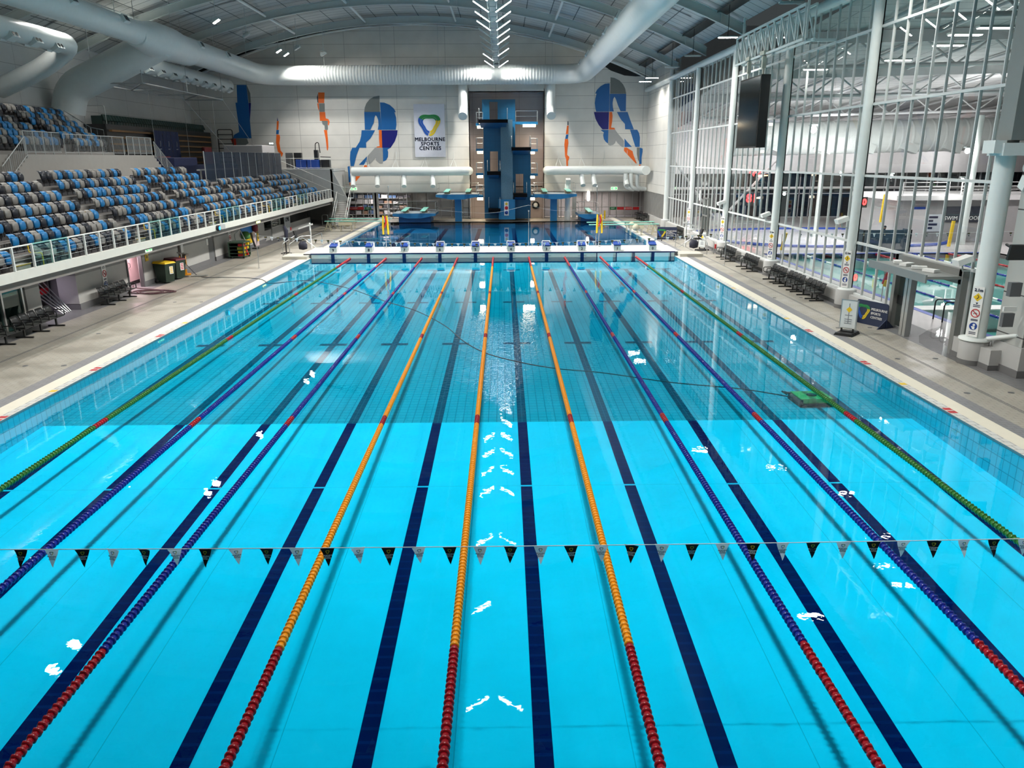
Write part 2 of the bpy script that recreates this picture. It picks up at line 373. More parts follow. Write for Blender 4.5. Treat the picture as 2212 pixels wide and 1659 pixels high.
# ---------------------------------------------------------------- roof
N=40; xs=[-33.5+i*(16.9+33.5)/N for i in range(N+1)]
RSL=[0]
for a,b in zip(xs,xs[1:]): RSL.append(RSL[-1]+math.hypot(b-a,roof_z(b)-roof_z(a)))
CEIL=tile_mat('acoustic_ceiling_panels',(.46,.48,.47),(.48,.5,.49),(.08,.09,.095),2.2,1.15,.04,.8,'uv',0)
c=MB(); A=[(x,-6,roof_z(x)+.35) for x in xs]; B=[(x,85.3,roof_z(x)+.35) for x in xs]
c.strip(A,B,0); c.uv=[(s_,-6) for s_ in RSL]+[(s_,85.3) for s_ in RSL]
struct(c.build('ceiling',CEIL))
RY_=[-.3,9.9,20.2,30.4,40.6,50.9,61.2,71.4,81.4]
for i,y in enumerate(RY_):
    b=MB()
    for (dy,z0_,z1_) in ((.14,-.62,-.56),(.03,-.56,-.02),(.14,-.02,.04)):
        P=[(x,roof_z(x)) for x in xs]
        lo0=[(x,y-dy,z+z0_) for x,z in P]; lo1=[(x,y+dy,z+z0_) for x,z in P]; hi0=[(x,y-dy,z+z1_) for x,z in P]; hi1=[(x,y+dy,z+z1_) for x,z in P]
        b.strip(lo0,lo1); b.strip(hi1,hi0); b.strip(hi0,lo0); b.strip(lo1,hi1)
    for x in (15.2,-3.3,-13): b.box(x-.06,x+.06,y-.13,y+.13,roof_z(x)-.6,roof_z(x))
    struct(b.build('roof_beam',GREYP))
b=MB()
for x in (-27.5,-20.5,-13.2,-4,5.6,11.5):
    for i in range(8):
        b.tube([(x,RY_[i]+.05,roof_z(x)-.28),(x,RY_[i+1]-.05,roof_z(x)-.28)],.11,8)
b.tube([(x,84.6,roof_z(x)-.25) for x in xs],.12,8)
for x0,x1 in ((-27.5,-20.5),(-13.2,-4),(-4,5.6),(5.6,11.5),(11.5,16.4)):
    b.tube([(x0,81.4,roof_z(x0)-.3),(x1,84.6,roof_z(x1)-.3)],.07,6); b.tube([(x1,81.4,roof_z(x1)-.3),(x0,84.6,roof_z(x0)-.3)],.07,6)
struct(b.build('roof_purlin',mat('purlin_paint',(.6,.63,.62),.4)))
b=MB()   # black cable tracks between the beams
for i in range(8):
    y=(RY_[i]+RY_[i+1])/2
    P=[x for x in xs if x<-1.5]; b.strip([(x,y-.06,roof_z(x)+.3) for x in P],[(x,y+.06,roof_z(x)+.3) for x in P])
    P=[x for x in xs if 1.5<x<14.5]; b.strip([(x,y-.06,roof_z(x)+.3) for x in P],[(x,y+.06,roof_z(x)+.3) for x in P])
b.box(14.9,16.7,-6,85,roof_z(15.6)+.24,roof_z(15.6)+.3)
b.strip([(x,84.6,roof_z(x)+.33) for x in xs],[(x,84.9,roof_z(x)-.28) for x in xs])
b.strip([(x,84.93,roof_z(x)-1.15*max(0,math.sin((x-9.5)/7*PI))) for x in (9.5,11,12.5,14,15.2,16.5)],[(x,84.93,roof_z(x)+.4) for x in (9.5,11,12.5,14,15.2,16.5)])
struct(b.build('roof_gap',BLACK))
# closed skylight shutters left of the spine
SH=mat('shutter_steel',(.16,.24,.29),.4)
for i in range(2,6):
    s_=MB(); y0,y1=RY_[i]+1.6,RY_[i+1]-1.6
    X=[-12+j*.25 for j in range(42)]
    P=[(x,roof_z(x)+.16+(.05 if j%2 else 0)) for j,x in enumerate(X)]
    s_.strip([(x,y0,z) for x,z in P],[(x,y1,z) for x,z in P],0,False)
    for x in (-12.1,-1.7): s_.box(x-.12,x+.12,y0,y1,roof_z(x)-.05,roof_z(x)+.28,1)
    for x in (-12.1,-1.7): s_.box(x-.3 if x<-5 else x+.12,x-.12 if x<-5 else x+.3,y0,y1,roof_z(x)+.1,roof_z(x)+.2,2)
    for y in (y0,y1): s_.strip([(x,y-.15,z-.15) for x,z in P],[(x,y+.15,z-.1) for x,z in P],0)
    struct(s_.build('skylight_shutter',[SH,GREYP,BLACK]))

# ---------------------------------------------------------------- walls
YW=85.0; PANEL=tile_mat('wall_panels_far',(.66,.65,.61),(.67,.66,.62),(.3,.3,.29),5.4,1.32,.018,.55,'xz',0)
PANELL=tile_mat('wall_panels_left',(.5,.51,.5),(.51,.52,.51),(.26,.27,.27),5.4,1.32,.018,.6,'yz',0)
TAUPE=tile_mat('recess_panels',(.36,.31,.305),(.37,.32,.315),(.22,.19,.185),2.6,1.32,.018,.6,'xz',0)
xr0,xr1=at(1015,300,'y',YW).x, at(1174,300,'y',YW).x
zb=at(1100,413,'y',YW).z
wl=MB()
def wseg(xa,xb,z0,n=20):
    X=[xa+(xb-xa)*i/n for i in range(n+1)]
    wl.strip([(x,YW,z0) for x in X],[(x,YW,roof_z(x)+.4) for x in X],0,False)
wseg(-33.5,xr0,zb); wseg(xr1,18.0,zb); 
X=[xr0+(xr1-xr0)*i/6 for i in range(7)]; wl.strip([(x,YW,13.6) for x in X],[(x,YW,roof_z(x)+.4) for x in X],0,False)
for xa,xb in ((-33.5,xr0),(xr1,18.0)): wl.box(xa,xb,YW,YW+.15,zb-.08,zb,1); wl.box(xa,xb,YW+.02,YW+1.4,zb,zb+.1,1)
struct(wl.build('wall_far',[PANEL,mat('soffit_grey',(.35,.36,.35),.6)]))
rc=MB(); rc.box(xr0,xr1,86.6,86.7,0,14,0); rc.box(xr0-.1,xr0,YW,86.6,0,14,0); rc.box(xr1,xr1+.1,YW,86.6,0,14,0); rc.box(xr0,xr1,YW,86.6,13.6,13.7,0)
struct(rc.build('wall_recess',TAUPE))
lw=MB(); lw.add([(-33.4,-6,-.3),(-33.4,YW,-.3),(-33.4,YW,16),(-33.4,-6,16)],[(0,1,2,3)]); struct(lw.build('wall_left',PANELL))
# ---------------------------------------------------------------- murals and sign on the far wall
MC=[mat('mural_grey',(.16,.18,.175),.5),mat('mural_blue',(.006,.11,.34),.45),mat('mural_navy',(.004,.006,.16),.45),mat('mural_orange',(.75,.13,.01),.5),mat('mural_black',(.01,.012,.03),.5),mat('mural_light_grey',(.3,.31,.31),.5),mat('mural_red',(.42,.03,.015),.5)]
def mural(name,label,ox,oy,sc,polys):
    b=MB()
    for mi,pts in polys:
        P=[at(ox+x/sc,oy+y/sc,'y',YW) for x,y in pts]
        P=[(p.x,p.z) for p in P]; b.prism(P,lambda u,v,d:(u,YW-d,v),.0,.02,mi)
    return tag(b.build(name,MC),label,'mural','diver figures painted on the far wall')
A_=(460,160,5.027); B_=(1150,140,6.38)
mural('diver_mural','blue, grey and orange tucked diver figure on the wall left of the hanging sign',*A_,[
 (0,[(1643,410),(1648,365),(1665,320),(1700,275),(1750,245),(1808,235),(1812,410)]),
 (1,[(1815,308),(1860,310),(1920,335),(1965,375),(1985,412),(1970,414),(1988,470),(1993,550),(1985,605),(1830,605)]),
 (1,[(1643,412),(1815,412),(1830,605),(1790,605),(1798,560),(1795,500),(1780,460),(1765,447),(1755,470),(1745,530),(1710,605),(1650,605)]),
 (2,[(1833,610),(2005,610),(2000,660),(1975,730),(1930,800),(1840,800)]),
 (3,[(1803,608),(1832,608),(1838,800),(1775,798),(1778,788),(1810,782),(1803,700)]),
 (1,[(1615,610),(1760,610),(1740,650),(1710,700),(1662,745),(1665,800),(1550,800),(1595,730),(1610,670)]),
 (5,[(1760,800),(1840,800),(1845,970),(1810,970),(1775,940),(1765,905),(1740,940),(1710,970),(1675,985),(1672,900)]),
 (1,[(1845,800),(1930,800),(1895,820),(1903,850),(1900,900),(1880,935),(1848,950)]),
 (1,[(1512,800),(1590,800),(1560,880),(1530,1000),(1495,1000),(1488,920),(1492,850)]),
 (1,[(1670,895),(1672,950),(1650,970),(1640,985),(1585,985)]),
 (3,[(1645,990),(1673,990),(1673,1010),(1625,1010)]),
 (1,[(1462,1005),(1485,998),(1490,1090),(1500,1175),(1475,1175),(1470,1080)]),
 (3,[(1482,1178),(1503,1178),(1500,1215),(1490,1215)]),
 (3,[(1560,1080),(1625,1080),(1550,1168),(1540,1168)])])
mural('diver_mural','blue, navy and grey tucked diver figure high on the wall by the glass wall corner',*B_,[
 (0,[(1077,172),(1130,180),(1200,215),(1250,270),(1280,330),(1292,398),(1072,398)]),
 (1,[(1065,255),(1000,262),(940,295),(890,345),(865,395),(885,398),(868,460),(860,530),(868,600),(880,645),(1058,645),(1065,400)]),
 (1,[(1068,400),(1292,400),(1288,640),(1215,640),(1180,560),(1150,470),(1132,440),(1115,470),(1105,530),(1110,590),(1122,642),(1062,642)]),
 (2,[(848,650),(1056,650),(1048,890),(965,890),(915,830),(870,745)]),
 (3,[(1062,650),(1098,650),(1105,700),(1100,780),(1085,865),(1130,868),(1140,892),(1055,892)]),
 (1,[(1165,650),(1312,650),(1345,750),(1398,890),(1278,888),(1275,815),(1225,760),(1190,700)]),
 (5,[(1048,895),(1140,895),(1180,950),(1240,1020),(1262,1050),(1260,1135),(1230,1130),(1180,1085),(1150,1045),(1140,1080),(1110,1105),(1070,1112),(1043,1100)]),
 (1,[(940,897),(1048,897),(1042,1085),(1010,1060),(985,1025),(975,970),(985,930),(960,915)]),
 (1,[(1345,893),(1445,895),(1470,940),(1482,1000),(1478,1132),(1420,1132),(1390,1040)]),
 (1,[(1270,1015),(1310,1065),(1372,1132),(1270,1132)]),
 (3,[(1265,1140),(1300,1140),(1380,1190),(1395,1250),(1440,1360),(1425,1360),(1340,1270),(1262,1185)]),
 (0,[(1440,1140),(1478,1140),(1470,1340),(1455,1310),(1440,1230)]),
 (1,[(1480,1140),(1520,1155),(1518,1200),(1505,1280),(1505,1365),(1472,1370)]),
 (3,[(1470,1375),(1492,1375),(1490,1398),(1468,1398)])])
mural('diver_mural','small upright orange diver figure right of the blue tower recess',*B_,[
 (4,[(485,780),(495,780),(498,830),(483,832)]),(3,[(478,838),(500,838),(495,955),(460,955)]),(1,[(465,962),(497,962),(488,1020),(452,1020)]),
 (3,[(448,1022),(492,1022),(497,1080),(485,1140),(478,1240),(510,1270),(500,1310),(490,1325),(490,1398),(470,1398),(465,1300),(450,1260),(445,1160),(440,1100)])])
mural('diver_mural','orange and grey upright diver legs hanging below the big duct, left of the blue diver',*A_,[
 (4,[(1130,250),(1140,212),(1143,310),(1135,310)]),(3,[(1143,200),(1212,200),(1208,315),(1144,315)]),(0,[(1152,318),(1213,318),(1215,410),(1157,410)]),
 (3,[(1132,318),(1149,318),(1154,405),(1140,370)]),(3,[(1157,412),(1218,412),(1225,480),(1255,490),(1268,520),(1258,560),(1250,552),(1246,508),(1162,508)]),
 (0,[(1182,510),(1245,510),(1249,605),(1215,605),(1212,560),(1190,545)]),(3,[(1205,608),(1238,608),(1248,705),(1253,790),(1248,830),(1238,825),(1225,705)])])
mural('diver_mural','tall dark blue diver torso with red and grey foot in the stand corner',*A_,[
 (1,[(258,118),(362,118),(385,310),(400,500),(418,698),(220,698),(230,660),(285,630),(272,500),(245,312),(265,310)]),
 (0,[(366,118),(405,210),(412,310),(388,312)]),(2,[(387,313),(413,313),(402,500),(401,500)]),
 (6,[(192,700),(247,700),(260,798),(215,760)]),(0,[(248,700),(370,700),(388,750),(330,790),(310,800),(262,798)])])
mural('diver_mural','slim orange and navy diver figure behind the stand corner screen',*A_,[
 (2,[(700,470),(708,508),(697,508)]),(3,[(695,510),(715,510),(714,560),(710,605),(690,605)]),(1,[(690,608),(718,608),(714,652),(686,652)]),
 (3,[(690,655),(725,660),(730,690),(722,750),(735,830),(762,860),(752,890),(745,900),(735,865),(705,840),(686,745)])])

LOGO=[mat('logo_green',(.01,.2,.05),.5),mat('logo_blue',(.006,.07,.35),.5),mat('logo_yellow',(.62,.45,.01),.5),mat('logo_white',(.7,.7,.7),.5)]
INK=mat('sign_ink',(.01,.014,.05),.5)
def emblem(b, fn, s=1, off=0, inner=True):
    """rounded triangular ring of three ribbons, local units: 1 high"""
    def ring(a0,a1,ro,ri,mi,d,n=14):
        def P(a,r):
            # superellipse-like rounded triangle pointing down
            k=1+.16*math.cos(3*(a+PI/2))
            return (s*r*k*math.cos(a)*1.02, s*r*k*math.sin(a))
        A=[P(a0+(a1-a0)*i/n,ro) for i in range(n+1)]; B=[P(a0+(a1-a0)*i/n,ri) for i in range(n+1)]
        b.prism(A+B[::-1],fn,d,d+.012*s,mi)
    D=math.radians
    ring(D(18),D(150),.5,.36,off+0,0); ring(D(25),D(150),.345,.29,off+0,0)
    ring(D(150),D(262),.5,.4,off+1,0); ring(D(150),D(268),.38,.29,off+1,0)
    ring(D(-92),D(18),.5,.41,off+2,0); ring(D(-86),D(25),.39,.29,off+2,0)
pa=at(893,225,'y',YW); pb=at(963,339,'y',YW)
t=thing('hanging_sign','white sports centre sign with triangular emblem hung on the far wall','sign',((pa.x+pb.x)/2,YW-.1,pb.z))
W_=pb.x-pa.x; H_=pa.z-pb.z
b=MB(); b.box(-W_/2,W_/2,-.04,.09,0,H_); b.build('panel',mat('sign_board',(.58,.6,.68),.5),t)
b=MB(); emblem(b,lambda u,v,d:(u,-.045-d,v+H_*.63),H_*.4); b.build('emblem',LOGO,t)
for i,(tx,z) in enumerate((('MELBOURNE',.335),('SPORTS',.25),('CENTRES',.165))):
    o=text('lettering',tx,H_*.098,INK,Matrix(),t,bold=.016,sp=1.1); o.matrix_local=frame((0,-.05,H_*z),(1,0,0),(0,0,1))

# ---------------------------------------------------------------- air ducts
def bend(pts, k, n=6):
    """round the corners of a polyline"""
    P=[Vector(p) for p in pts]; out=[P[0]]
    for a,b_,c in zip(P,P[1:],P[2:]):
        d1=(a-b_).normalized(); d2=(c-b_).normalized(); p0=b_+d1*k; p1=b_+d2*k
        for i in range(n+1):
            t_=i/n; out.append(p0*(1-t_)**2+b_*2*t_*(1-t_)+p1*t_*t_)
    out.append(P[-1]); return out
dt=thing('air_duct','big white round duct running over the stand, along the far wall, back overhead','duct',(0,0,15))
ZD=15.2
dl=-24.6; dr=9.25
b=MB()
path=bend([(dl,57,ZD-15),(dl,83,ZD-15),(dr,83,ZD-15),(dr,-4,ZD-15)],3.2,8)
b.tube(path,.98,20)
b.build('duct_run',DUCT,dt)
b=MB(); b.tube([(dl,-4,ZD-15),(dl,53.2,ZD-15),(dl,57.2,ZD-15)],[.78,.78,.98],20); b.build('narrow_run',DUCT,dt)
b=MB(); b.tube(bend([(dl+.3,57.2,ZD-15.15),(-31.6,57.6,11.9-15),(-32.1,57.6,10.3-15)],.9,5),1.15,20); b.tube([(dl,53.6,.05),(dl,56.4,.12),(dl,59.4,.12),(dl,63,0)],[.8,1.22,1.22,.985],20); b.build('branch',DUCT,dt)
b=MB()
for x in [-20+i*.32 for i in range(84)]: b.lathe([(.985,0),(1.0,.05),(1.0,.1),(.985,.15)],20,(x,83,ZD-15),RY(PI/2))
b.build('ribbing',DUCT,dt)
for i in range(12):
    y=6+i*6.4
    for x,sx in ((dr,-1),(dl,1)):
        if sx>0 and i>10: continue
        g=MB(); rr=.98 if (x>0 or y>60) else .8
        M=RY(-sx*.0); c0=Vector((x+sx*rr*.86,y,ZD-15+rr*.45))
        Mo=RY(-sx*math.radians(28)); g.obox(c0,(.34,.7,.5),Mo); g.obox(c0+Mo@Vector((sx*.172,0,0)),(.01,.56,.36),Mo,1)
        g.build('outlet',[DUCT,BLACK],dt)
for x,y in [(x,83) for x in (-18,-12,-6,6)]+[(x,y) for y in range(6,80,9) for x in (dl,dr)]:
    b=MB(); b.tube([(x,y,.75+ZD-15),(x,y,roof_z(x)-15)],.02,6); b.build('hanger',GREYP,dt)
for (ya,yb,lab) in ((14,50,'near white nozzle duct along the left wall, bending down at its far end'),(59,80,'far white nozzle duct along the left wall above the folded telescopic seating')):
    t=thing('nozzle_duct',lab,'duct',(-27.2,ya,13.9),0,'nozzle ducts along the left wall')
    b=MB(); L_=yb-ya
    b.tube(bend([(0,0,0),(0,L_,0),(-2.4,L_+.6,-1.3),(-5.6,L_+.6,-2.6)],1.0,5) if yb<55 else [(0,0,0),(0,L_-.5,0),(0,L_,0)],[.62]*(14 if yb<55 else 2)+([] if yb<55 else [.35]),16); b.build('pipe',DUCT,t)
    n=int(L_/2.3)
    for i in range(n):
        y=1.2+2.3*i
        b=MB(); M=RY(-.5); c_=Vector((.42,y,-.45)); b.obox(c_,(.5,.75,.4),M)
        for q in (-.17,.17): b.lathe([(.1,0),(.12,.02)],10,c_+M@Vector((.26,q,-.02)),M@RY(PI/2),1)
        b.build('nozzle_box',[DUCT,BLACK],t)
        b=MB(); b.obox((-.45,y+.5,-.4),(.4,.6,.35),RY(.5)); b.build('nozzle_box',DUCT,t)
t=thing('rigging_frame','light steel rigging frame hung under the far nozzle duct over the training floor','frame',(-26,57,12.2))
for q in ([(0,0,0),(0,17,0)],[(-3.6,0,0),(-3.6,17,0)],[(0,0,0),(-3.6,0,0)],[(0,17,0),(-3.6,17,0)],[(0,6,0),(-3.6,6,0)],[(0,11,0),(-3.6,11,0)],[(0,0,0),(-3.6,6,0)],[(0,11,0),(-3.6,17,0)]):
    b=MB(); b.tube(q,.055,6); b.build('bar',RMG:=mat('galvanised_bar',(.4,.42,.42),.4,.5),t)
for x,y in ((0,0),(0,8.5),(0,17),(-3.6,0),(-3.6,17)):
    b=MB(); b.tube([(x,y,0),(x,y,roof_z(-26+x)-12.2)],.025,5); b.build('hanger',RMG,t)
for x,y,x2,y2,h in ((0,6,2.2,15,6.4),(0,17,2.4,22,6.4),(-1.8,5,-1.8,5,6.5),(-1.8,12,-1.8,12,6.5),(-1,17,-1,17,6.5)):
    b=MB(); b.tube([(x,y,0),(x2,y2,-h)],.018,5); b.build('cable',RMG,t)
for x,lab in ((at(1000,230,'y',YW-1.6).x,'white elbow duct dropping from the big duct left of the tower'),(at(1190,230,'y',YW-1.6).x,'white elbow duct dropping from the big duct right of the tower')):
    b=MB(); zt=at(1000,198,'y',YW-1.6).z; zl=at(1000,248,'y',YW-1.6).z
    b.tube(bend([(x,YW-1.2,zt+1),(x,YW-1.6,zt),(x,YW-1.6,zl+.5),(x+(.0),YW-2.6,zl-.2)],.5,5),.48,16)
    tag(b.build('drop_duct',DUCT,org=(x,YW-1.6,zl)),lab,'duct','elbow ducts either side of the tower')
def low_duct(label,xa,xb,ypx,ends,legs):
    Y=YW-1.5; z=at(1100,ypx,'y',Y).z; xa=at(xa,ypx,'y',Y).x; xb=at(xb,ypx,'y',Y).x
    t=thing('low_duct',label,'duct',(xa,Y,z),0,'low white ducts on the far wall')
    b=MB(); 
    if ends=='L': b.tube(bend([(xb-xa,1.42,0),(xb-xa,0,0),(0,0,0)],.7,5),.47,16)
    else: b.tube(bend([(0,1.42,0),(0,0,0),(xb-xa-.6,0,0),(xb-xa,-3.4,0)],.6,5),.47,16)
    b.build('pipe',DUCT,t)
    for px,py in legs:
        x=at(px,400,'y',Y).x-xa; zz=at(px,py,'y',Y).z-z
        b=MB(); b.tube(bend([(x,0,-.3),(x,-.05,zz+.9),(x+.1,-.9,zz)],.35,4),.27,12); b.build('nozzle',DUCT,t)
    for k in range(4):
        x=(xb-xa)*(.12+.25*k); b=MB(); b.tube([(x-.35,.2,.4),(x,1.4,1.35),(x+.35,.2,.4)],.025,6); b.tube([(x,1.4,1.35),(x,1.45,2.1)],.02,6)
        b.build('bracket',DUCT,t)
low_duct('low white duct on the wall left of the tower with four down nozzles',760,1012,369,'L',[(764,402),(816,402),(873,402),(935,402)])
low_duct('low white duct on the wall right of the tower ending in a round cap',1183,1384,369,'R',[(1256,400),(1281,400),(1350,400)])
Y=YW-2; t=thing('pipe_elbows','three white pipe elbows under the capped end of the right low duct','pipe',(at(1386,400,'y',Y).x-.5,Y,at(1395,405,'y',Y).z))
for dx in (-1.3,-.7,0):
    b=MB(); b.tube(bend([(dx,0,1.5),(dx,0,0),(dx+1.0,.2,-.2)],.5,4),.22,10); b.build('elbow',DUCT,t)

# ---------------------------------------------------------------- lane ropes
CM={'orange':mat('orange_float',(.86,.32,.01),.3),'blue':mat('blue_float',(.008,.02,.24),.25),'green':mat('green_float',(.025,.14,.02),.3),'red':mat('red_float',(.33,.004,.012),.3)}
def float_mb(b,y,mi,n=12):
    o=(0,y,0); M=RX(-PI/2)
    b.lathe([(.018,0),(.05,.0),(.066,.006),(.071,.02),(.071,.034),(.064,.046),(.05,.054),(.047,.08),(.05,.104),(.018,.106)],n,o,M,mi)
FME={}
for k_,m_ in CM.items():
    b=MB(); float_mb(b,0,0,14); FME[k_]=b.mesh('float_'+k_,m_)
PITCH=.109
ROPE=['green','blue','blue','orange','orange','orange','blue','blue','green']
SIDE=['left','left','left','left','centre','right','right','right','right']
RL=['green lane rope by the stand side pool edge','blue lane rope second from the stand side pool edge','blue lane rope third from the stand side, beside an orange rope','orange lane rope left of the middle lane rope','orange lane rope in the middle of the pool','orange lane rope right of the middle lane rope','blue lane rope third from the glass wall side, beside an orange rope','blue lane rope second from the glass wall side','green lane rope by the glass wall side pool edge']
for k in range(9):
    x=(k-4)*2.5; t=thing('lane_rope',RL[k],'lane rope',(x,0,.035),0,'lane ropes across the pool')
    ystart=[15,9,6,3.2,3.2,3.2,5.5,9,14][k]-1.2; n0=int(ystart/PITCH)
    far=MB(); cols=[ROPE[k],'red']
    for i in range(0,int(49.6/PITCH)):
        y=.2+i*PITCH
        c='red' if (y<5.0 or y>44.9 or any(abs(y-q)<.32 for q in (15,25,35))) else ROPE[k]
        if i<n0: float_mb(far,y,cols.index(c),6)
        elif i<n0+100: put('float',FME[c],t,(0,y,0))
        else: float_mb(far,y,cols.index(c),8 if y<30 else 6)
    o=far.build('float_row',[CM[ROPE[k]],CM['red']],t); o['kind']='stuff'
    b=MB(); b.tube([(0,0,0),(0,25,-.0),(0,49.95,.0)],.016,6); b.build('cable',STEEL,t)

# ---------------------------------------------------------------- backstroke flags
FB=mat('black_pennant',(.012,.012,.016),.6); FW=mat('white_pennant',(.92,.93,.95),.6)
for m_ in (FB,FW):
    nt=m_.node_tree; b_=nt.nodes['Principled BSDF']; tl=nt.nodes.new('ShaderNodeBsdfTranslucent'); mx_=nt.nodes.new('ShaderNodeMixShader'); mx_.inputs[0].default_value=.45
    tl.inputs[0].default_value=(.95,.96,.97,1) if m_ is FW else (.012,.012,.016,1)
    nt.links.new(b_.outputs[0],mx_.inputs[1]); nt.links.new(tl.outputs[0],mx_.inputs[2]); nt.links.new(mx_.outputs[0],nt.nodes['Material Output'].inputs[0])
TXT=[text_mesh(q,.021,.0,.0006) for q in ('MELBOURNE','SPORTS','CENTRES')]
def pennant(dark):
    b=MB(); n=6
    # slightly curled cloth triangle, 0.19 wide, 0.25 high
    vs=[];fs=[]
    for j in range(n+1):
        z=-.25*j/n; hw=.095*(1-j/n)+.0008
        for i in range(3):
            x=(-1,0,1)[i]*hw+.01*j/n; vs.append((x,.012*math.sin(j*.9)+(.006 if i==1 else 0),z))
    for j in range(n):
        for i in range(2): fs.append((j*3+i,j*3+i+1,j*3+i+4,j*3+i+3))
    b.add(vs,fs,0,True)
    b.v+= [(x,y+.002,z) for x,y,z in vs]; b.f+=[tuple(q+len(vs) for q in reversed(f)) for f in fs]; b.m+=[0]*len(fs); b.s+=[True]*len(fs)
    emblem(b,lambda u,v,d:(u,-.004-d*.1,v-.05),.05,1)
    if dark: 
        b.m=[ (m_ if m_==0 else 3 ) for m_ in b.m]
    me=b.mesh('pennant',[FB if dark else FW]+LOGO[:3])
    bm=bmesh.new(); bm.from_mesh(me)
    idx=len(me.materials); me.materials.append(FW if dark else INK)
    for k,tm in enumerate(TXT):
        n0=len(bm.faces); bm.from_mesh(tm); bm.faces.ensure_lookup_table(); bm.verts.ensure_lookup_table()
        vs_=set()
        for f in bm.faces[n0:]:
            f.material_index=idx; vs_.update(f.verts)
        for v in vs_:
            x,y,z=v.co; v.co=(x,-.006,y-.098-.02*k)
    bm.to_mesh(me); bm.free()
    return me
PN=[pennant(True),pennant(False)]
def flag_line(label,y,x0,x1,z0,z1,n,first,phase=0):
    t=thing('flag_line',label,'pennant line',((x0+x1)/2,y,0),0,'backstroke pennant lines'); xm=(x0+x1)/2; hw=(x1-x0)/2
    zz=lambda x:z1+(z0-z1)*((x)/hw)**2
    b=MB(); b.tube([(x,0,zz(x)) for x in [hw*(i/24-1) for i in range(49)]],.006,6); b.build('line',mat('white_cord',(.7,.7,.7),.6),t)
    rnd=random.Random(5)
    for i in range(n):
        x=-hw+phase+(2*hw-2*phase)*(i+.5)/n
        p=put('pennant',PN[(i+first)%2],t,(x,0,zz(x)-.004),(rnd.uniform(-.25,.12),rnd.uniform(-.05,.05),rnd.uniform(-.28,.28)))
flag_line('near string of black and white pennants stretched over the pool in the foreground',5.0,-12.6,13.8,1.80,1.685,64,0)
flag_line('far string of black and white pennants in front of the starting blocks',45.0,-14.9,14.9,2.1,1.52,74,0,.4)
# ---------------------------------------------------------------- the seating stand on the left
T0,R0,Z0=.84,.455,2.67; XS=-17.72
XF=-17.0
st=MB()
st.box(XF-.12,XF,-5,78.2,2.5,2.85,1)                      # fascia
st.box(-19.4,XF-.12,-5,78.2,2.42,2.66,0)                  # slab
for j in range(7):
    y1=78.2 if j<5 else 55.3
    xa=-17.3-T0*j; st.box(xa-T0,xa,-5,y1,Z0+R0*j-.5,Z0+R0*j,0)
st.box(-24.6,-17.3-T0*7,-5,56.4,5.0,Z0+R0*6+.02,0); st.box(-33.4,-17.3-T0*5,55.3,85,4.5,4.95,0)
for ya in (25.5,35.55,45.7,55.75,66.25):
    for j in range(7 if ya<56 else 4):
        xa=-17.3-T0*j; st.box(xa-T0*.55,xa-T0+.0,ya-.48,ya+.48,Z0+R0*j,Z0+R0*j+.23,2)
        st.box(xa-T0*.55-.0,xa-T0*.55+.03,ya-.48,ya+.48,Z0+R0*j+.2,Z0+R0*j+.235,3)
struct(st.build('stand_terrace',[CONC,mat('fascia_paint',(.62,.62,.57),.5),mat('step_concrete',(.3,.28,.25),.8),mat('step_nosing',(.5,.37,.05),.6)]))

SC={'light blue':mat('light_blue_seat_plastic',(.008,.15,.37),.35),'grey':mat('grey_seat_plastic',(.20,.192,.178),.4),'black':mat('black_seat_plastic',(.012,.014,.022),.35)}
BRK=mat('seat_bracket',(.06,.06,.065),.5)
def shell(b,prof,wid,curl,mi,n=5,th=.014):
    """curved plastic shell: profile of (x, z) and half widths, edges curled forward by curl"""
    A=[];B=[]
    for (x,z),wd in zip(prof,wid):
        for i in range(n):
            u=2*i/(n-1)-1; A.append((x+curl*u*u,wd*u,z)); B.append((x+curl*u*u-th,wd*u,z))
    m_=len(prof); fs=[]; k=len(A)
    for j in range(m_-1):
        for i in range(n-1):
            a=j*n+i; fs.append((a,a+1,a+n+1,a+n)); fs.append((k+a,k+a+n,k+a+n+1,k+a+1))
    for i in range(n-1):
        fs.append((i,k+i,k+i+1,i+1)); a=(m_-1)*n+i; fs.append((a,a+1,k+a+1,k+a))
    for j in range(m_-1):
        a=j*n; fs.append((a,a+n,k+a+n,k+a)); a=j*n+n-1; fs.append((a,k+a,k+a+n,a+n))
    b.add(A+B,fs,mi,True)
def seat_back(b,mi=0,brk=1):
    shell(b,[(.02,.36),(.0,.5),(-.03,.66),(-.075,.77),(-.15,.83),(-.19,.835)],[.17,.205,.22,.215,.2,.15],.045,mi)
    b.box(-.16,.05,-.2,-.17,.2,.42,brk); b.box(-.16,.05,.17,.2,.2,.42,brk); b.box(-.18,-.1,-.22,.22,.05,.4,brk)
def seat_pan(b,mi=0):
    shell(b,[(.07,.355),(.115,.37),(.14,.45),(.145,.56),(.13,.66),(.1,.73)],[.1,.165,.2,.205,.195,.16],-.035,mi,5,.03)
SM={}
for k_,m_ in SC.items():
    b=MB(); seat_back(b); q=MB(); seat_pan(q); SM[k_]=(b.mesh('seat_back_'+k_,[m_,BRK]),q.mesh('seat_pan_'+k_,m_))
rs=random.Random(11); NM=list(SC)
def colseq(n):
    out=[]
    while len(out)<n:
        c=rs.choice(NM)
        if len(out)>1 and out[-1]==c and out[-2]==c: continue
        if out and out[-1]==c and rs.random()<.75: continue
        out.append(c)
    return out
BLK=[('nearest',26.35,17,7),('second',36.35,17,7),('third',46.5,17,7),('fourth',56.7,17,5),('farthest',67.0,21,5)]
rest={c:MB() for c in NM}; rest_all=MB()
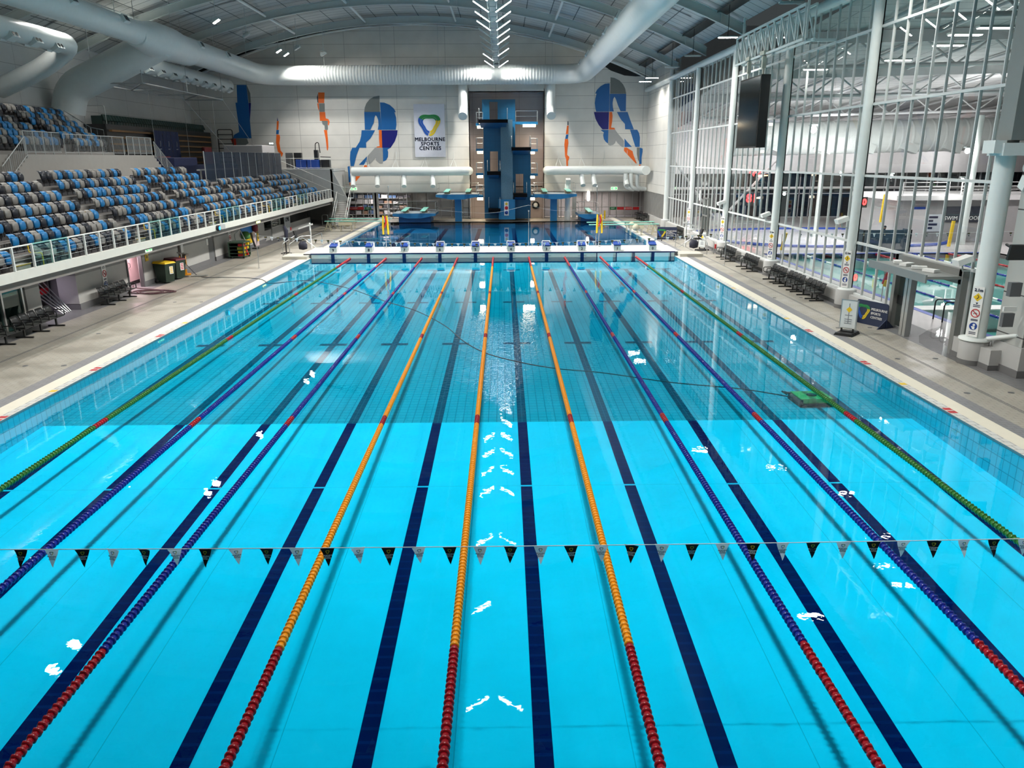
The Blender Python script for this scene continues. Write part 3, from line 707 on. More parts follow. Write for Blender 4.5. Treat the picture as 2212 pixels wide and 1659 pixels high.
def rest_seat(x,y,z,c):
    b=MB(); seat_back(b,NM.index(c),3); seat_pan(b,NM.index(c))
    rest_all.add([(px+x,py+y,pz+z) for px,py,pz in b.v],b.f,0,True); rest_all.m[-len(b.m):]=b.m
for bi,(bn,y0,n,rows) in enumerate(BLK):
    for j in range(rows):
        cs=colseq(n); x=XS-T0*j; z=Z0+R0*j
        for i in range(n):
            y=y0+.505*i+.1
            if bi<2 or (bi==2 and j<4):
                o=put('stadium_seat',SM[cs[i]][0],None,(x,y,z))
                tag(o,'folded %s seat, %s from the left aisle, %s row up, %s seating block'%(cs[i],ORD[i],ORD[j],bn),'seat','folded seats of the lower stand')
                put('seat_pan',SM[cs[i]][1],o)
            else: rest_seat(x,y,z,cs[i])
for j in range(7):
    for i,c in enumerate(colseq(6)): rest_seat(XS-T0*j,22.0+.505*i,Z0+R0*j,c)
# upper stand behind the grey wall
for u in range(6):
    for seg in ((37.2,45.6),(46.6,50.6+.6*u)):
        n=int((seg[1]-seg[0])/.5)
        for i,c in enumerate(colseq(n)): rest_seat(-26.1-T0*u,seg[0]+.5*i,7.15+.42*u+.1,c)
o=rest_all.build('stadium_seats',[SC[c] for c in NM]+[BRK]); tag(o,'rows of blue, grey and black folded seats farther up and along the stand','seat',kind='stuff')

# balcony railing
t=thing('balcony_railing','white post railing with wires and glass panels along the stand front','railing',(XF-.08,22,2.85))
POST=mat('white_post',(.68,.69,.66),.4)
b=MB(); b.tube([(-.03,0,.86),(-.03,55.5,.86)],.03,8); b.build('top_rail',POST,t)
pm=MB(); pm.box(-.02,.05,-.035,.035,-.25,.86); pm=pm.mesh('post',POST)
for i in range(45): put('post',pm,t,(0,.6+1.25*i,0))
wm=MB()
for z in (.2,.36,.52,.68): wm.tube([(0,0,z),(0,55.5,z)],.008,5)
wm.build('wire',STEEL,t)
def glass_mat(name,tint=(.86,.93,.91),ior=1.45,rough=0):
    m=bpy.data.materials.new(name); m.use_nodes=True; nt=m.node_tree; nt.nodes.clear(); L=nt.links.new; N=nt.nodes.new
    out=N('ShaderNodeOutputMaterial'); mix=N('ShaderNodeMixShader'); tr=N('ShaderNodeBsdfTransparent'); gl=N('ShaderNodeBsdfGlossy')
    tr.inputs[0].default_value=(*tint,1); gl.inputs['Roughness'].default_value=rough
    L(schlick(nt,((ior-1)/(ior+1))**2),mix.inputs[0]); L(tr.outputs[0],mix.inputs[1]); L(gl.outputs[0],mix.inputs[2]); L(mix.outputs[0],out.inputs[0]); return m
RGL=glass_mat('railing_glass',(.72,.9,.89))
for i in (2,3,10,11,12,18,19,20,27,28,29,33,34,35):
    b=MB(); b.box(-.006,.006,.05,1.2,.02,1.0); g=b.build('glass_panel',RGL,t); g.location=(.03,.6+1.25*i,0)
# aisle handrails
for bi,ya in enumerate((25.5,35.55,45.7,55.75,66.25)):
    t=thing('aisle_handrail','yellow stepped hand rail at the foot of the %s stand aisle from the left'%ORD[bi],'handrail',(-17.25,ya+.5,Z0),0,'yellow aisle rails')
    b=MB(); b.tube(bend([(0,0,0),(0,0,.62),(-.5,0,.62),(-.5,0,.9)],.08,3),.022,6); b.build('rail',YELLOW,t)

# wall below the stand
XL=-19.0
yl=lambda px,py: at(px,py,'x',XL).y
LW=mat('pale_wall_paint',(.40,.40,.385),.6); DB=mat('grey_band_paint',(.21,.21,.205),.6); PINK=mat('pink_lit_door',(.62,.5,.5),.5)
w_=MB()
def wall(y0,y1,x=XL,th=.2,top=2.45):
    w_.box(x-th,x,y0,y1,.3,1.62,0); w_.box(x-th,x,y0,y1,1.62,top,1); w_.box(x-th,x+.03,y0,y1,0,.32,2)
ya,yb=yl(98,650),yl(150,668); yc,yd=yl(270,618),yl(306,610)
ya=25.9; yb=29.3
wall(27.3,28.3); wall(31.2,31.9,XL,.9); wall(31.9,36.15); wall(37.85,47.7); wall(48.85,57.3); 
w_.box(XL-.2,XL-.1,47.7,48.85,0,2.45,2)
wall(58.9,59.6,XL-.8); wall(59.6,61.3,XL-.3); wall(-5,18,XL)
for y in (60.3,): pass
w_.box(XL-.6,XL-.5,60.3,78,0,.9,0); w_.box(XL-2.4,XL-2.3,60.3,84,0,2.45,1)
struct(w_.build('wall_under_stand',[LW,DB,mat('grey_skirting',(.15,.15,.155),.6)]))
w_=MB(); w_.box(-24,-23.9,-5,80,0,2.45); w_.box(-24,-19.2,-5,-4.9,0,2.45)
for y in (27.6,31.95,36.0,40.1,57.1,59.2): w_.box(-24,-19.2,y,y+.08,0,2.45)
struct(w_.build('wall_store',DB))
# low window at the near end
wn=MB(); 
for y in (18.1,21.2,23.4,25.72,27.05): wn.box(XL-.1,XL+.03,y-.05,y+.05,.05,2.42)
wn.box(XL-.1,XL+.03,18,27.1,.05,.15); struct(wn.build('window_1',ALU))
bl_=MB(); bl_.box(XL-.2,XL-.18,18.1,27.0,1.5,2.4); tag(bl_.build('roller_blind',mat('teal_blind',(.02,.19,.2),.6),org=(XL-.19,22.5,1.5)),'teal roller blind behind the low window under the stand','blind')
gl=MB(); gl.box(XL-.05,XL-.035,18.1,27.05,.1,2.4); g=gl.build('window_pane',glass_mat('office_glass',(.6,.8,.78))); struct(g)
# open pink lit store room door
dr_=MB(); dr_.box(-20.15,-19.95,36.6,40.0,.25,2.38,0); dr_.box(-19.955,-19.945,38.24,38.26,.25,2.35,1); dr_.box(-20.15,-19.97,36.6,40.0,.05,.25,1)
for s_ in (-.12,.12): dr_.tube(bend([(-19.94,38.25+s_*.5,1.3),(-19.88,38.25+s_*1.2,1.25),(-19.88,38.25+s_*1.2,1.05),(-19.94,38.25+s_*.5,1.0)],.05,3),.012,6,1)
tag(dr_.build('store_cupboard',[mat('pale_pink_laminate',(.72,.55,.55),.5),BLACK],org=(-20.05,38.3,.05)),'pale double door cupboard inside the lit doorway under the stand','cupboard')
area('store_room_lamp',(-19.5,37.6,2.36),.5,.9,75,(1,.72,.78))
db=MB(); db.box(XL-.15,XL+.05,36.1,36.2,0,2.42,0); db.box(XL-.15,XL+.05,37.8,37.9,0,2.42,0); struct(db.build('door_1',DKGREY))
area('store_lamp_far',(-19.7,58.2,2.3),.5,.5,40,(1,.85,.86))
db=MB(); db.box(XL-.12,XL-.06,57.35,58.85,.05,2.4,0); db.box(XL-.05,XL-.03,58.4,58.45,.6,1.6,1); db.tube([(XL-.0,58.6,.9),(XL-.0,58.6,1.5)],.02,6,1); struct(db.build('door_2',[PINK,STEEL]))
sd=MB(); sd.box(XL-.14,XL-.06,47.75,48.8,.05,2.4); sd.box(XL-.06,XL-.05,48.0,48.5,1.7,1.78,1); struct(sd.build('door_3',[mat('grey_door',(.14,.145,.15),.5),WTILE]))

# grey wall, upper deck, stairs and rails behind the lower rows
XU=-24.6
u=MB(); u.box(XU-9,XU,38.6,54.2,5.2,7.05,0); u.box(-33.4,XU-1.0,-5,38.6,5.2,7.05,0); u.box(XU-9,XU-5.9,-5,54,7.05,7.5,1)
for k in range(6): u.box(XU-1.2-T0*(k+1),XU-1.2-T0*k,-5,50.6+.6*k,7.0,7.15+.42*k+.1,1)
for k in range(8):
    u.box(XU-1.0,XU,38.6-.3*(k+1),38.6-.3*k,5.2,6.85-.2*k,0); u.box(XU-1.0,XU,54.2+.3*k,54.2+.3*(k+1),5.0,6.85-.22*k,0)
struct(u.build('upper_terrace',[mat('grey_terrace_wall',(.30,.29,.27),.7),CONC]))
RM=mat('galvanised_rail',(.38,.4,.4),.4,.5)
def rail(label,pts,h=1.05,bal=.14,grp='upper deck guard rails',m_=RM):
    t=thing('guard_rail',label,'guard rail',pts[0],0,grp); o=Vector(pts[0])
    P=[Vector(p)-o for p in pts]; tr=MB(); tr.tube([p+Vector((0,0,h)) for p in P],.025,6); tr.tube([p+Vector((0,0,.12)) for p in P],.018,6); tr.build('hand_rail',m_,t)
    bl=MB()
    for a,c in zip(P,P[1:]):
        n=max(1,int((c-a).length/bal))
        for i in range(n+1):
            q=a+(c-a)*i/n
            if i%9==0: ps=MB(); ps.tube([q,q+Vector((0,0,h))],.025,6); ps.build('post',m_,t)
            else: bl.tube([q+Vector((0,0,.12)),q+Vector((0,0,h))],.009,5)
    if bl.v: bl.build('baluster',m_,t)
rail('grey guard rail on top of the grey terrace wall under the upper seats',[(XU-.1,42.6,7.05),(XU-.1,50,7.05)],1.15,.16)
rail('grey guard rail of the stair at the left of the grey terrace wall',[(XU+.02,38.6,6.9),(XU+.02,36.3,5.4)],1.05,.2)
rail('dense grey guard rail panel at the head of the left stair',[(XU-.1,38.7,7.05),(XU-.1,42.2,7.05)],1.2,.1)
rail('grey guard rail of the upper deck left of the stair, in front of blue seats',[(XU-1.1,26,7.05),(XU-1.1,37.8,7.05)],1.1,1.2)
rail('dense grey guard rail at the right end of the grey terrace wall',[(XU-.1,50.4,7.05),(XU-.1,54.2,7.05)],1.2,.1)
rail('dark guard rail sloping down the right stair of the terrace wall',[(XU+.02,54.3,6.9),(XU+.02,57.4,5.0)],1.1,.12)
rail('tall grey guard rail hoop at the end of the upper seats',[(-30.2,53.4,8.6),(-27.6,51.6,7.4),(-26.4,50.9,7.2)],1.5,.5)
b=MB(); b.box(-32.9,-31.0,54,56.4,7.05,9.9); tag(b.build('service_box',mat('pale_box',(.4,.41,.4),.6),org=(-32,55,7.05)),'pale boxed column against the wall under the big branch duct','column casing')

# retracted telescopic stand against the left wall
t=thing('retracted_stand','dark folded telescopic seating with timber step edges against the left wall','seating unit',(-33.2,61.6,4.95))
TIM=mat('timber_edge',(.16,.085,.03),.6); DG=mat('dark_green_seat',(.01,.03,.025),.5)
b=MB(); b.box(0,1.8,0,23.2,0,4.6); b.build('carcass',BLACK,t)
for k in range(7):
    b=MB(); b.box(1.8,2.05,.4,22.5,.9+.52*k,1.05+.52*k); b.build('timber_step',TIM,t)
b=MB()
for i in range(44):
    b.box(.6,1.5,.2+i*.5,.62+i*.5,4.6,5.25); b.obox((1.55,.41+i*.5,5.1),(.1,.42,.5),RY(-.4))
b.build('folded_seat_row',DG,t)
b=MB()
for k in (0,23.2): b.tube(bend([(.2,k,4.6),(.2,k,6.0),(1.9,k,6.0),(1.9,k,4.6)],.2,3),.025,6)
b.build('end_rail',RM,t)
t=thing('ladder','dark ladder frame at the right end of the folded telescopic seating','ladder',(-30.4,84.2,4.95))
b=MB()
for y in (0,.0): b.tube(bend([(0,0,0),(0,0,4.9),(1.6,0,4.9),(1.6,0,0)],.2,3),.05,6)
b.build('frame',BLACK,t)
b=MB()
for k in range(9): b.box(0,1.6,-.04,.04,.5+.48*k,.58+.48*k)
b.build('rung',BLACK,t)
for i in range(3):
    t=thing('curtain_banner','dark blue hanging banner with a pale mark, %s from the left on the telescopic seating'%ORD[i],'banner',(-30.9,69.2+1.85*i,6.2),0,'blue banners on the telescopic seating')
    b=MB(); n=10; b.strip([(.05*math.sin(k*1.9),1.75*k/n,3.1) for k in range(n+1)],[(.12*math.sin(k*1.9+.4),1.75*k/n,0) for k in range(n+1)]); b.build('cloth',mat('banner_blue',(.012,.025,.09),.7),t)
    b=MB(); b.box(.1,.12,.7,1.1,1.45,1.52); b.tube([(.12,.85,1.7),(.12,.95,2.0),(.12,.9,2.2)],.03,5); b.build('mark',mat('pale_mark',(.3,.33,.4),.6),t)
# dry land training gear behind the blue screen
t=thing('mesh_screen','dark blue mesh screen with grey posts behind the far seating rows','screen',(-22.0,56.8,4.95))
NET=bpy.data.materials.new('blue_mesh'); NET.use_nodes=True
nt=NET.node_tree; pb_=nt.nodes['Principled BSDF']; pb_.inputs['Base Color'].default_value=(.004,.018,.042,1); pb_.inputs['Roughness'].default_value=.7; pb_.inputs['Alpha'].default_value=.62
for i in range(10):
    b=MB(); b.box(-.01,.01,.04,2.06,.1,2.35); g=b.build('mesh_panel',NET,t); g.location=(0,2.1*i,0)
    b=MB(); b.box(-.03,.03,-.03,.03,0,2.4); g=b.build('post',RM,t); g.location=(0,2.1*i,0)
def mat_block(label,col,x0,x1,y0,y1,z0,z1,name='crash_mat'):
    b=MB(); b.box(x0,x1,y0,y1,z0,z1); o=b.build(name,col,org=((x0+x1)/2,(y0+y1)/2,z0)); tag(o,label,'gym mat')
    m_=o.modifiers.new('bevel','BEVEL'); m_.width=.06; m_.segments=2; return o
NB=mat('navy_mat',(.008,.014,.06),.6); RM_=mat('dull_red_mat',(.16,.012,.015),.6)
mat_block('upright dull red crash mat left of the blue banners',RM_,-27.5,-27.2,61.4,63.4,5.2,7.0)
mat_block('leaning dull red mat right of the blue banners',RM_,-28.6,-28.3,74.2,76.1,6.0,7.9)
mat_block('long navy crash mat on the training floor behind the third seating block',NB,-29.5,-24.5,57.5,62,4.95,6.9)
mat_block('navy crash mat below the blue banners',NB,-29.8,-26.5,65,78,4.95,6.3)
mat_block('big white topped landing mat behind the mesh screen',mat('white_mat',(.6,.58,.58),.6),-27.5,-23.6,77.2,81.5,7.35,8.1)
b=MB()
for x in (-27.3,-25.5,-23.8):
    for y in (77.4,81.3): b.box(x-.05,x+.05,y-.05,y+.05,4.95,7.35)
b.box(-27.4,-23.7,77.3,77.4,6.1,6.2)
tag(b.build('mat_stand',RM,org=(-25.5,79,4.95)),'grey steel legs carrying the white topped landing mat','stand')
t=thing('balance_beam','long white bench rail along the training floor before the blue screen','bench',(-23.0,58,4.95))
b=MB(); b.box(-.12,.12,0,9,.95,1.05); b.build('beam',mat('pale_beam',(.35,.37,.38),.5),t)
for y in (.5,4.5,8.5):
    b=MB(); b.box(-.05,.05,y-.05,y+.05,0,.95); b.build('leg',RM,t)

# far end: grey flank wall, platform with mats, rails, steel stair
YF=78.4
pX=lambda px: at(px,380,'y',YF).x
zt=at(670,365,'y',YF).z; x0,x1=pX(608),pX(716)
fl=MB(); fl.box(x0,x1,YF,YF+.15,2.5,zt,0)
fl.prism([(x1,2.5),(x1+1.6,2.5),(x1,zt)],lambda u_,v,d:(u_,YF+d,v),0,.15,0); fl.box(x0,x1+.2,YF+.15,84.8,zt-.25,zt,0); fl.box(x1-.1,x1+.1,YF,84.8,0,zt,1); fl.box(-19.4,x1,YF,84.8,2.42,2.66,0)
struct(fl.build('wall_stand_end',[mat('flank_wall_paint',(.42,.43,.42),.6),LW]))
def boxm(name,label,cat,m_,px0,px1,py0,py1,Y,dy,bev=.03):
    a=at(px0,py0,'y',Y); c=at(px1,py1,'y',Y); b=MB(); b.box(a.x,c.x,Y,Y+dy,zt+.005,a.z); o=b.build(name,m_,org=((a.x+c.x)/2,Y+dy/2,zt)); tag(o,label,cat)
    m2=o.modifiers.new('bevel','BEVEL'); m2.width=bev; m2.segments=2; return o
BM=mat('bright_blue_mat',(.008,.05,.28),.5)
boxm('gym_mat','bright blue mat on the far platform, left one','gym mat',BM,638,662,345,365,80,1.2)
boxm('gym_mat','bright blue mat on the far platform, right one','gym mat',BM,663,686,345,365,80,1.2)
boxm('dark_board','dark grey board behind the blue mats on the far platform','board',DKGREY,616,634,330,365,82,.3)
boxm('equipment_case','black case behind the blue mats on the far platform','case',BLACK,634,651,330,345,81.5,.6)
t=thing('exercise_machine','black exercise machine standing on the far platform','machine',(at(692,365,'y',81.5).x,81.5,zt+.005))
b=MB(); b.box(-.6,1.1,-.4,.4,0,.9); b.box(-.5,-.1,-.3,.3,.9,1.9); b.build('base',BLACK,t)
b=MB(); b.tube(bend([(-.4,0,1.8),(-.35,0,2.6),(-.0,0,2.7),(.1,0,1.6)],.2,4),.05,6); b.tube([(.1,0,1.2),(1.2,0,1.15)],.05,6); b.build('arm',BLACK,t)
rail('white guard rail round the far platform, above the grey flank wall',[(x0,YF+.1,zt),(x1,YF+.1,zt)],1.05,.9,'far end stand rails',POST)
rail('sloping white hand rail down the grey flank wall beside the last seats',[(x0,YF-.1,zt-.1),(x1+1.2,YF-.1,2.9)],.95,3,'far end stand rails',POST)
t=thing('steel_stair','grey steel stair rising from the pool deck to the stand end','stair',(-15.95,75.2,.05))
for k in range(13):
    b=MB(); b.box(-.62,.62,.28*k,.28*k+.24,.2*k+.16,.2*k+.2); b.build('tread',mat('tread_steel',(.25,.25,.24),.5),t)
for s_ in (-.66,.66):
    b=MB(); b.bar((s_,-.1,.12),(s_,3.6,2.7),.05,.26); b.build('stringer',RM,t)
    b=MB(); b.tube([(s_,-.1,1.0),(s_,3.5,3.6),(s_,4.6,3.75)],.03,6)
    for k in range(5): b.tube([(s_,.1+.85*k,.2+.62*k),(s_,.1+.85*k,1.12+.62*k)],.02,6)
    b.build('hand_rail',POST,t)
b=MB(); b.box(-.66,.66,3.6,5.2,2.62,2.7); b.tube([(-.66,5.2,2.7),(-.66,5.2,3.75),(.66,5.2,3.75),(.66,5.2,2.7)],.03,6); b.build('landing',RM,t)
# ---------------------------------------------------------------- bulkhead between the pools and starting blocks
BW=tile_mat('bulkhead_panel',(.60,.62,.56),(.61,.63,.57),(.48,.5,.45),.1,3,.006,.4,'xz',0)
BTOP=mat('bulkhead_deck',(.74,.74,.72),.5)
zt_=.38
b=MB(); b.box(-13.3,13.0,50,54,zt_-.04,zt_,0); b.box(-13.3,13.0,50.02,53.98,-.6,zt_-.04,4)
b.box(-12.75,12.75,50-.012,50.02,-.4,.29,1); b.box(-12.8,12.8,49.97,50.02,.29,zt_-.005,2); b.box(-12.75,12.75,49.97,50.0,-.5,.0,2)
for k in range(10):
    x=(k-4.5)*2.5; b.box(x-.12,x+.12,49.972,50,-.4,.3,2); b.box(x-.3,x+.3,49.975,50,.1,.115,2)
for x0 in (7.3,9.95):
    for s_,e_ in ((x0+.06,x0+1.12),(x0+1.4,x0+2.4)): b.box(s_,e_,49.96,50,-.35,.27,3)
    b.box(x0-.05,x0,49.955,50,-.4,.3,2); b.box(x0+2.5,x0+2.55,49.955,50,-.4,.3,2)
b.box(-13.3,13,51.9,51.94,zt_-.001,zt_+.003,4); b.box(-13.3,13,53.8,54,zt_-.001,zt_+.004,4)
struct(b.build('bulkhead',[BTOP,BW,NAVY,mat('touch_pad',(.55,.66,.68),.4),DKGREY]))
WB=mat('white_block_body',(.72,.74,.74),.35); BB=mat('blue_block_top',(.008,.045,.26),.45)
bm_=MB(); bm_.prism([(0,0),(.62,0),(.62,.5),(0,.36)],lambda u,v,d:(d,u,v),-.24,.24); body=bm_.mesh('block_body',WB)
tm=MB(); M=RX(math.radians(11)); tm.obox((0,.3,.5),(.52,.72,.06),M); 
for k in range(3): tm.obox(Vector((0,.12+.2*k,.5+.2*k*.19-.015)),(.5,.02,.03),M)
topm=tm.mesh('block_top',BB)
fm=MB(); fm.box(-.25,.25,-.03,0,.02,.34); frontm=fm.mesh('number_plate',mat('block_plate',(.45,.5,.48),.4))
wm_=MB(); wm_.box(-.31,-.25,.4,.75,.1,.62); wm_.box(.25,.31,.4,.75,.1,.62); wm_.obox((0,.66,.62),(.56,.05,.16),RX(.5)); wingm=wm_.mesh('foot_wedge',WB)
hm=MB(); 
for s_ in (-1,1): hm.tube([(s_*.28,.02,.02),(s_*.28,-.04,.2),(s_*.28,.05,.4)],.014,6)
handm=hm.mesh('hand_bar',STEEL)
for k in range(10):
    x=(k-4.5)*2.5; num=9-k
    t=thing('starting_block','white and blue starting block numbered %d on the bulkhead, %s from the left'%(num,ORD[k]),'starting block',(x,50.25,zt_),0,'starting blocks on the bulkhead')
    for nm,me in (('body',body),('top_plate',topm),('front_plate',frontm),('foot_wedge',wingm),('hand_bar',handm)): put(nm,me,t)
    o=text('number',str(num),.26,INK,Matrix(),t,bold=.008); o.matrix_local=frame((0,-.033,.17),(1,0,0),(0,0,1))
def post(label,x,y,h,z=.05,r=.022,name='flag_post'):
    t=thing(name,label,'post',(x,y,z),0,'slim steel posts round the pools')
    b=MB(); b.tube([(0,0,.02),(0,0,h)],r,8); b.build('pole',STEEL,t)
    b=MB(); b.lathe([(.07,0),(.07,.02),(.03,.03)],10); b.build('foot',STEEL,t)
    b=MB(); b.lathe([(.0,h+.06),(.05,h+.03),(.05,h-.03),(.0,h-.06)],8); b.build('cap',STEEL,t)
post('steel flag post on the stand side deck in front of the bulkhead',-14.9,45,2.15)
post('steel flag post on the glass side deck in front of the bulkhead',14.9,45,2.15)
post('steel post standing on the bulkhead near its middle, before the tower',at(1141,529,'z',zt_).x,53.5,2.6,zt_)
post('steel post at the left of the bulkhead near a rescue tube stand',at(852,529,'z',zt_).x,53.4,4.4,zt_)
post('tall steel post on the right of the bulkhead near a rescue tube stand',at(1284,529,'z',zt_).x,53.4,4.3,zt_)
def rescue(label,x,y,z):
    t=thing('rescue_tube_stand',label,'rescue stand',(x,y,z),0,'rescue tube stands')
    b=MB(); b.tube([(0,0,0),(0,0,2.5)],.025,8); b.lathe([(.2,0),(.2,.03),(.03,.05)],12); b.build('pole',STEEL,t)
    for dx,a in ((-.13,-.02),(.13,.05)):
        b=MB(); b.tube([(dx,-.06,2.35),(dx+a,-.1,1.7),(dx+a*1.5,-.08,1.0)],[.05,.08,.07],10); b.build('rescue_tube',YELLOW,t)
    b=MB(); b.tube([(.02,-.14,2.3),(.1,-.18,1.9),(-.05,-.18,1.5)],[.04,.06,.04],8); b.build('red_strap',RED,t)
rescue('yellow rescue tubes hung on a stand on the left half of the bulkhead',at(841,531,'z',zt_).x,53.1,zt_)
rescue('yellow rescue tubes hung on a stand on the right half of the bulkhead',at(1290,530,'z',zt_).x,53.1,zt_)

# ---------------------------------------------------------------- diving tower
TB=tile_mat('tower_blue_tiles',(.006,.10,.21),(.007,.105,.22),(.004,.07,.15),.6,.6,.008,.4,'xz',0); TD=mat('tower_dark_blue',(.004,.075,.2),.45); TBR=mat('tower_bright_blue',(.015,.18,.38),.45)
AGG=mat('aggregate_blue',(.1,.2,.27),.7,var=.5,scale=22); LIP=mat('platform_mat',(.003,.003,.004),.8,spec=.1)
TY=82.6
t=thing('diving_tower','tall blue concrete diving tower with stepped platforms in the wall recess','diving tower',(at(1095,470,'y',TY).x,TY,.05)); TO=Vector(t.location)
def slabp(name,m_,px0,px1,py0,py1,Y0,Y1,parent=t,o=TO,hole=None):
    a=at(px0,py0,'y',Y0); c=at(px1,py1,'y',Y0); b=MB()
    if hole:
        h0=at(hole[0],hole[2],'y',Y0); h1=at(hole[1],hole[3],'y',Y0)
        for (x0,x1,z0,z1) in ((a.x,h0.x,c.z,a.z),(h1.x,c.x,c.z,a.z),(h0.x,h1.x,h0.z,a.z),(h0.x,h1.x,c.z,h1.z)): b.box(x0-o.x,x1-o.x,Y0-o.y,Y1-o.y,z0-o.z,z1-o.z)
    else: b.box(a.x-o.x,c.x-o.x,Y0-o.y,Y1-o.y,max(.0,c.z-o.z),a.z-o.z)
    return b.build(name,m_,parent)
slabp('head_wall',TB,1041,1113,215,262,84.2,84.6,hole=(1057,1075,220,259))
slabp('left_shaft',TB,1044,1083,262,472,TY,84.6,hole=(1058,1076,327,372))
slabp('spine',AGG,1081,1108,258,431,TY-.6,TY)
slabp('right_shaft',TB,1107,1146,322,472,TY+.1,84.6,hole=(1114,1131,376,424))
slabp('side_wall',TBR,1101,1113,262,325,TY+.2,84.4)
slabp('base_wall',TBR,1077,1113,431,474,TY-.8,TY)
def plat(px0,px1,pyt,pyb,yf,nm):
    a=at(px0,pyt,'y',yf); c=at(px1,pyb,'y',yf); o=TO; z=a.z
    b=MB(); b.box(a.x-o.x,c.x-o.x,yf-o.y,TY+.6-o.y,z-.32-o.z,z-.12-o.z); b.prism([(yf+.1-o.y,z-.32-o.z),(TY-o.y,z-.32-o.z),(TY-o.y,z-.75-o.z)],lambda u,v,d:(d,u,v),a.x+.15-o.x,c.x-.15-o.x); b.build(nm,TD,t)
    b=MB(); b.box(a.x-o.x,c.x-o.x,yf-.03-o.y,TY+.6-o.y,z-.12-o.z,z-o.z); b.box(a.x-o.x,c.x-o.x,yf-.04-o.y,yf-o.y,z-.34-o.z,z-o.z); b.build('platform_mat',LIP,t)
    return a,c
def hoop(x,y0,y1,z,h=1.0):
    b=MB(); o=TO; b.tube(bend([(x-o.x,y1-o.y,z-o.z),(x-o.x,y1-o.y,z+h-o.z),(x-o.x,y0-o.y,z+h-o.z),(x-o.x,y0-o.y,z+.1-o.z)],.2,3),.03,6); b.tube([(x-o.x,y0-o.y,z+.5*h-o.z),(x-o.x,y1-o.y,z+.5*h-o.z)],.02,6); return b.build('guard_hoop',STEEL,t)
for (px0,px1,pyt,pyb,yf) in ((1033,1097,258,268,79.4),(1105,1147,318,326,79.8),(1052,1081,371,379,80.2),(1109,1139,419,430,80.4),(1055,1081,452,463,80.6)):
    a,c=plat(px0,px1,pyt,pyb,yf,'platform')
    for x in (a.x+.04,c.x-.04): hoop(x,yf+.9,TY+.3,a.z,1.15)
WL=em('warm_lamp',(1,.8,.52),10)
def walkway(px0,px1,py,pyl,lpx0,lpx1):
    a=at(px0,py,'y',TY+.6); c=at(px1,py,'y',TY+.6); o=TO
    b=MB(); b.box(a.x-o.x,c.x-o.x,.6,2.2,a.z-.25-o.z,a.z-o.z); b.build('walkway',TBR,t)
    b=MB()
    for x in (a.x+.05,(c.x-.05)):
        for y in (.65,2.1): b.tube([(x-o.x,y,a.z-o.z),(x-o.x,y,a.z+1.1-o.z)],.03,6)
    b.tube([(a.x+.05-o.x,.65,a.z+1.1-o.z),(c.x-.05-o.x,.65,a.z+1.1-o.z)],.03,6); b.tube([(a.x+.05-o.x,.65,a.z+.55-o.z),(c.x-.05-o.x,.65,a.z+.55-o.z)],.02,6); b.build('guard_rail',STEEL,t)
    l0=at(lpx0,pyl,'y',TY+.6); l1=at(lpx1,pyl,'y',TY+.6); z=a.z-.4
    b=MB(); b.box(l0.x-o.x,l1.x-o.x,.7,1.5,z-.12-o.z,z+.13-o.z); b.build('bulkhead_lamp',WL,t)
    area('lamp_light',((l0.x+l1.x)/2-o.x,1.1,z-.2-o.z),max(.3,l1.x-l0.x),.5,TOWERW*(l1.x-l0.x+.3),(1,.78,.55),(0,0,-1),170,t)
TOWERW=45
for py in (266,321,374,422): walkway(1028,1044,py,py+6,1031,1043)
walkway(1113,1162,263,272,1130,1157)
for py in (322,375,422): walkway(1146,1162,py,py+6,1146,1155)
for dx in (-.3,.3): pass
b=MB(); o=TO; a=at(1094,450,'y',TY-.8)
b.box(a.x-.25-o.x,a.x+.25-o.x,-.84,-.8,.6,2.1); b.build('sign_board',WTILE,t)
b=MB(); b.obox((a.x-o.x,-.85,1.85),(.24,.01,.24),RY(PI/4)); b.build('warning_mark',YELLOW,t)
b=MB(); M=RX(PI/2); b.lathe([(.15,-.01),(.19,-.01),(.19,.01),(.15,.01)],16,(a.x-o.x,-.85,1.42),M,0); b.obox((a.x-o.x,-.85,1.42),(.03,.01,.34),RY(.7)); b.build('no_diving_mark',RED,t)
b=MB(); b.lathe([(0,-.01),(.19,-.01),(.19,.01),(0,.01)],16,(a.x-o.x,-.85,.92),M); b.build('notice_mark',BB,t)

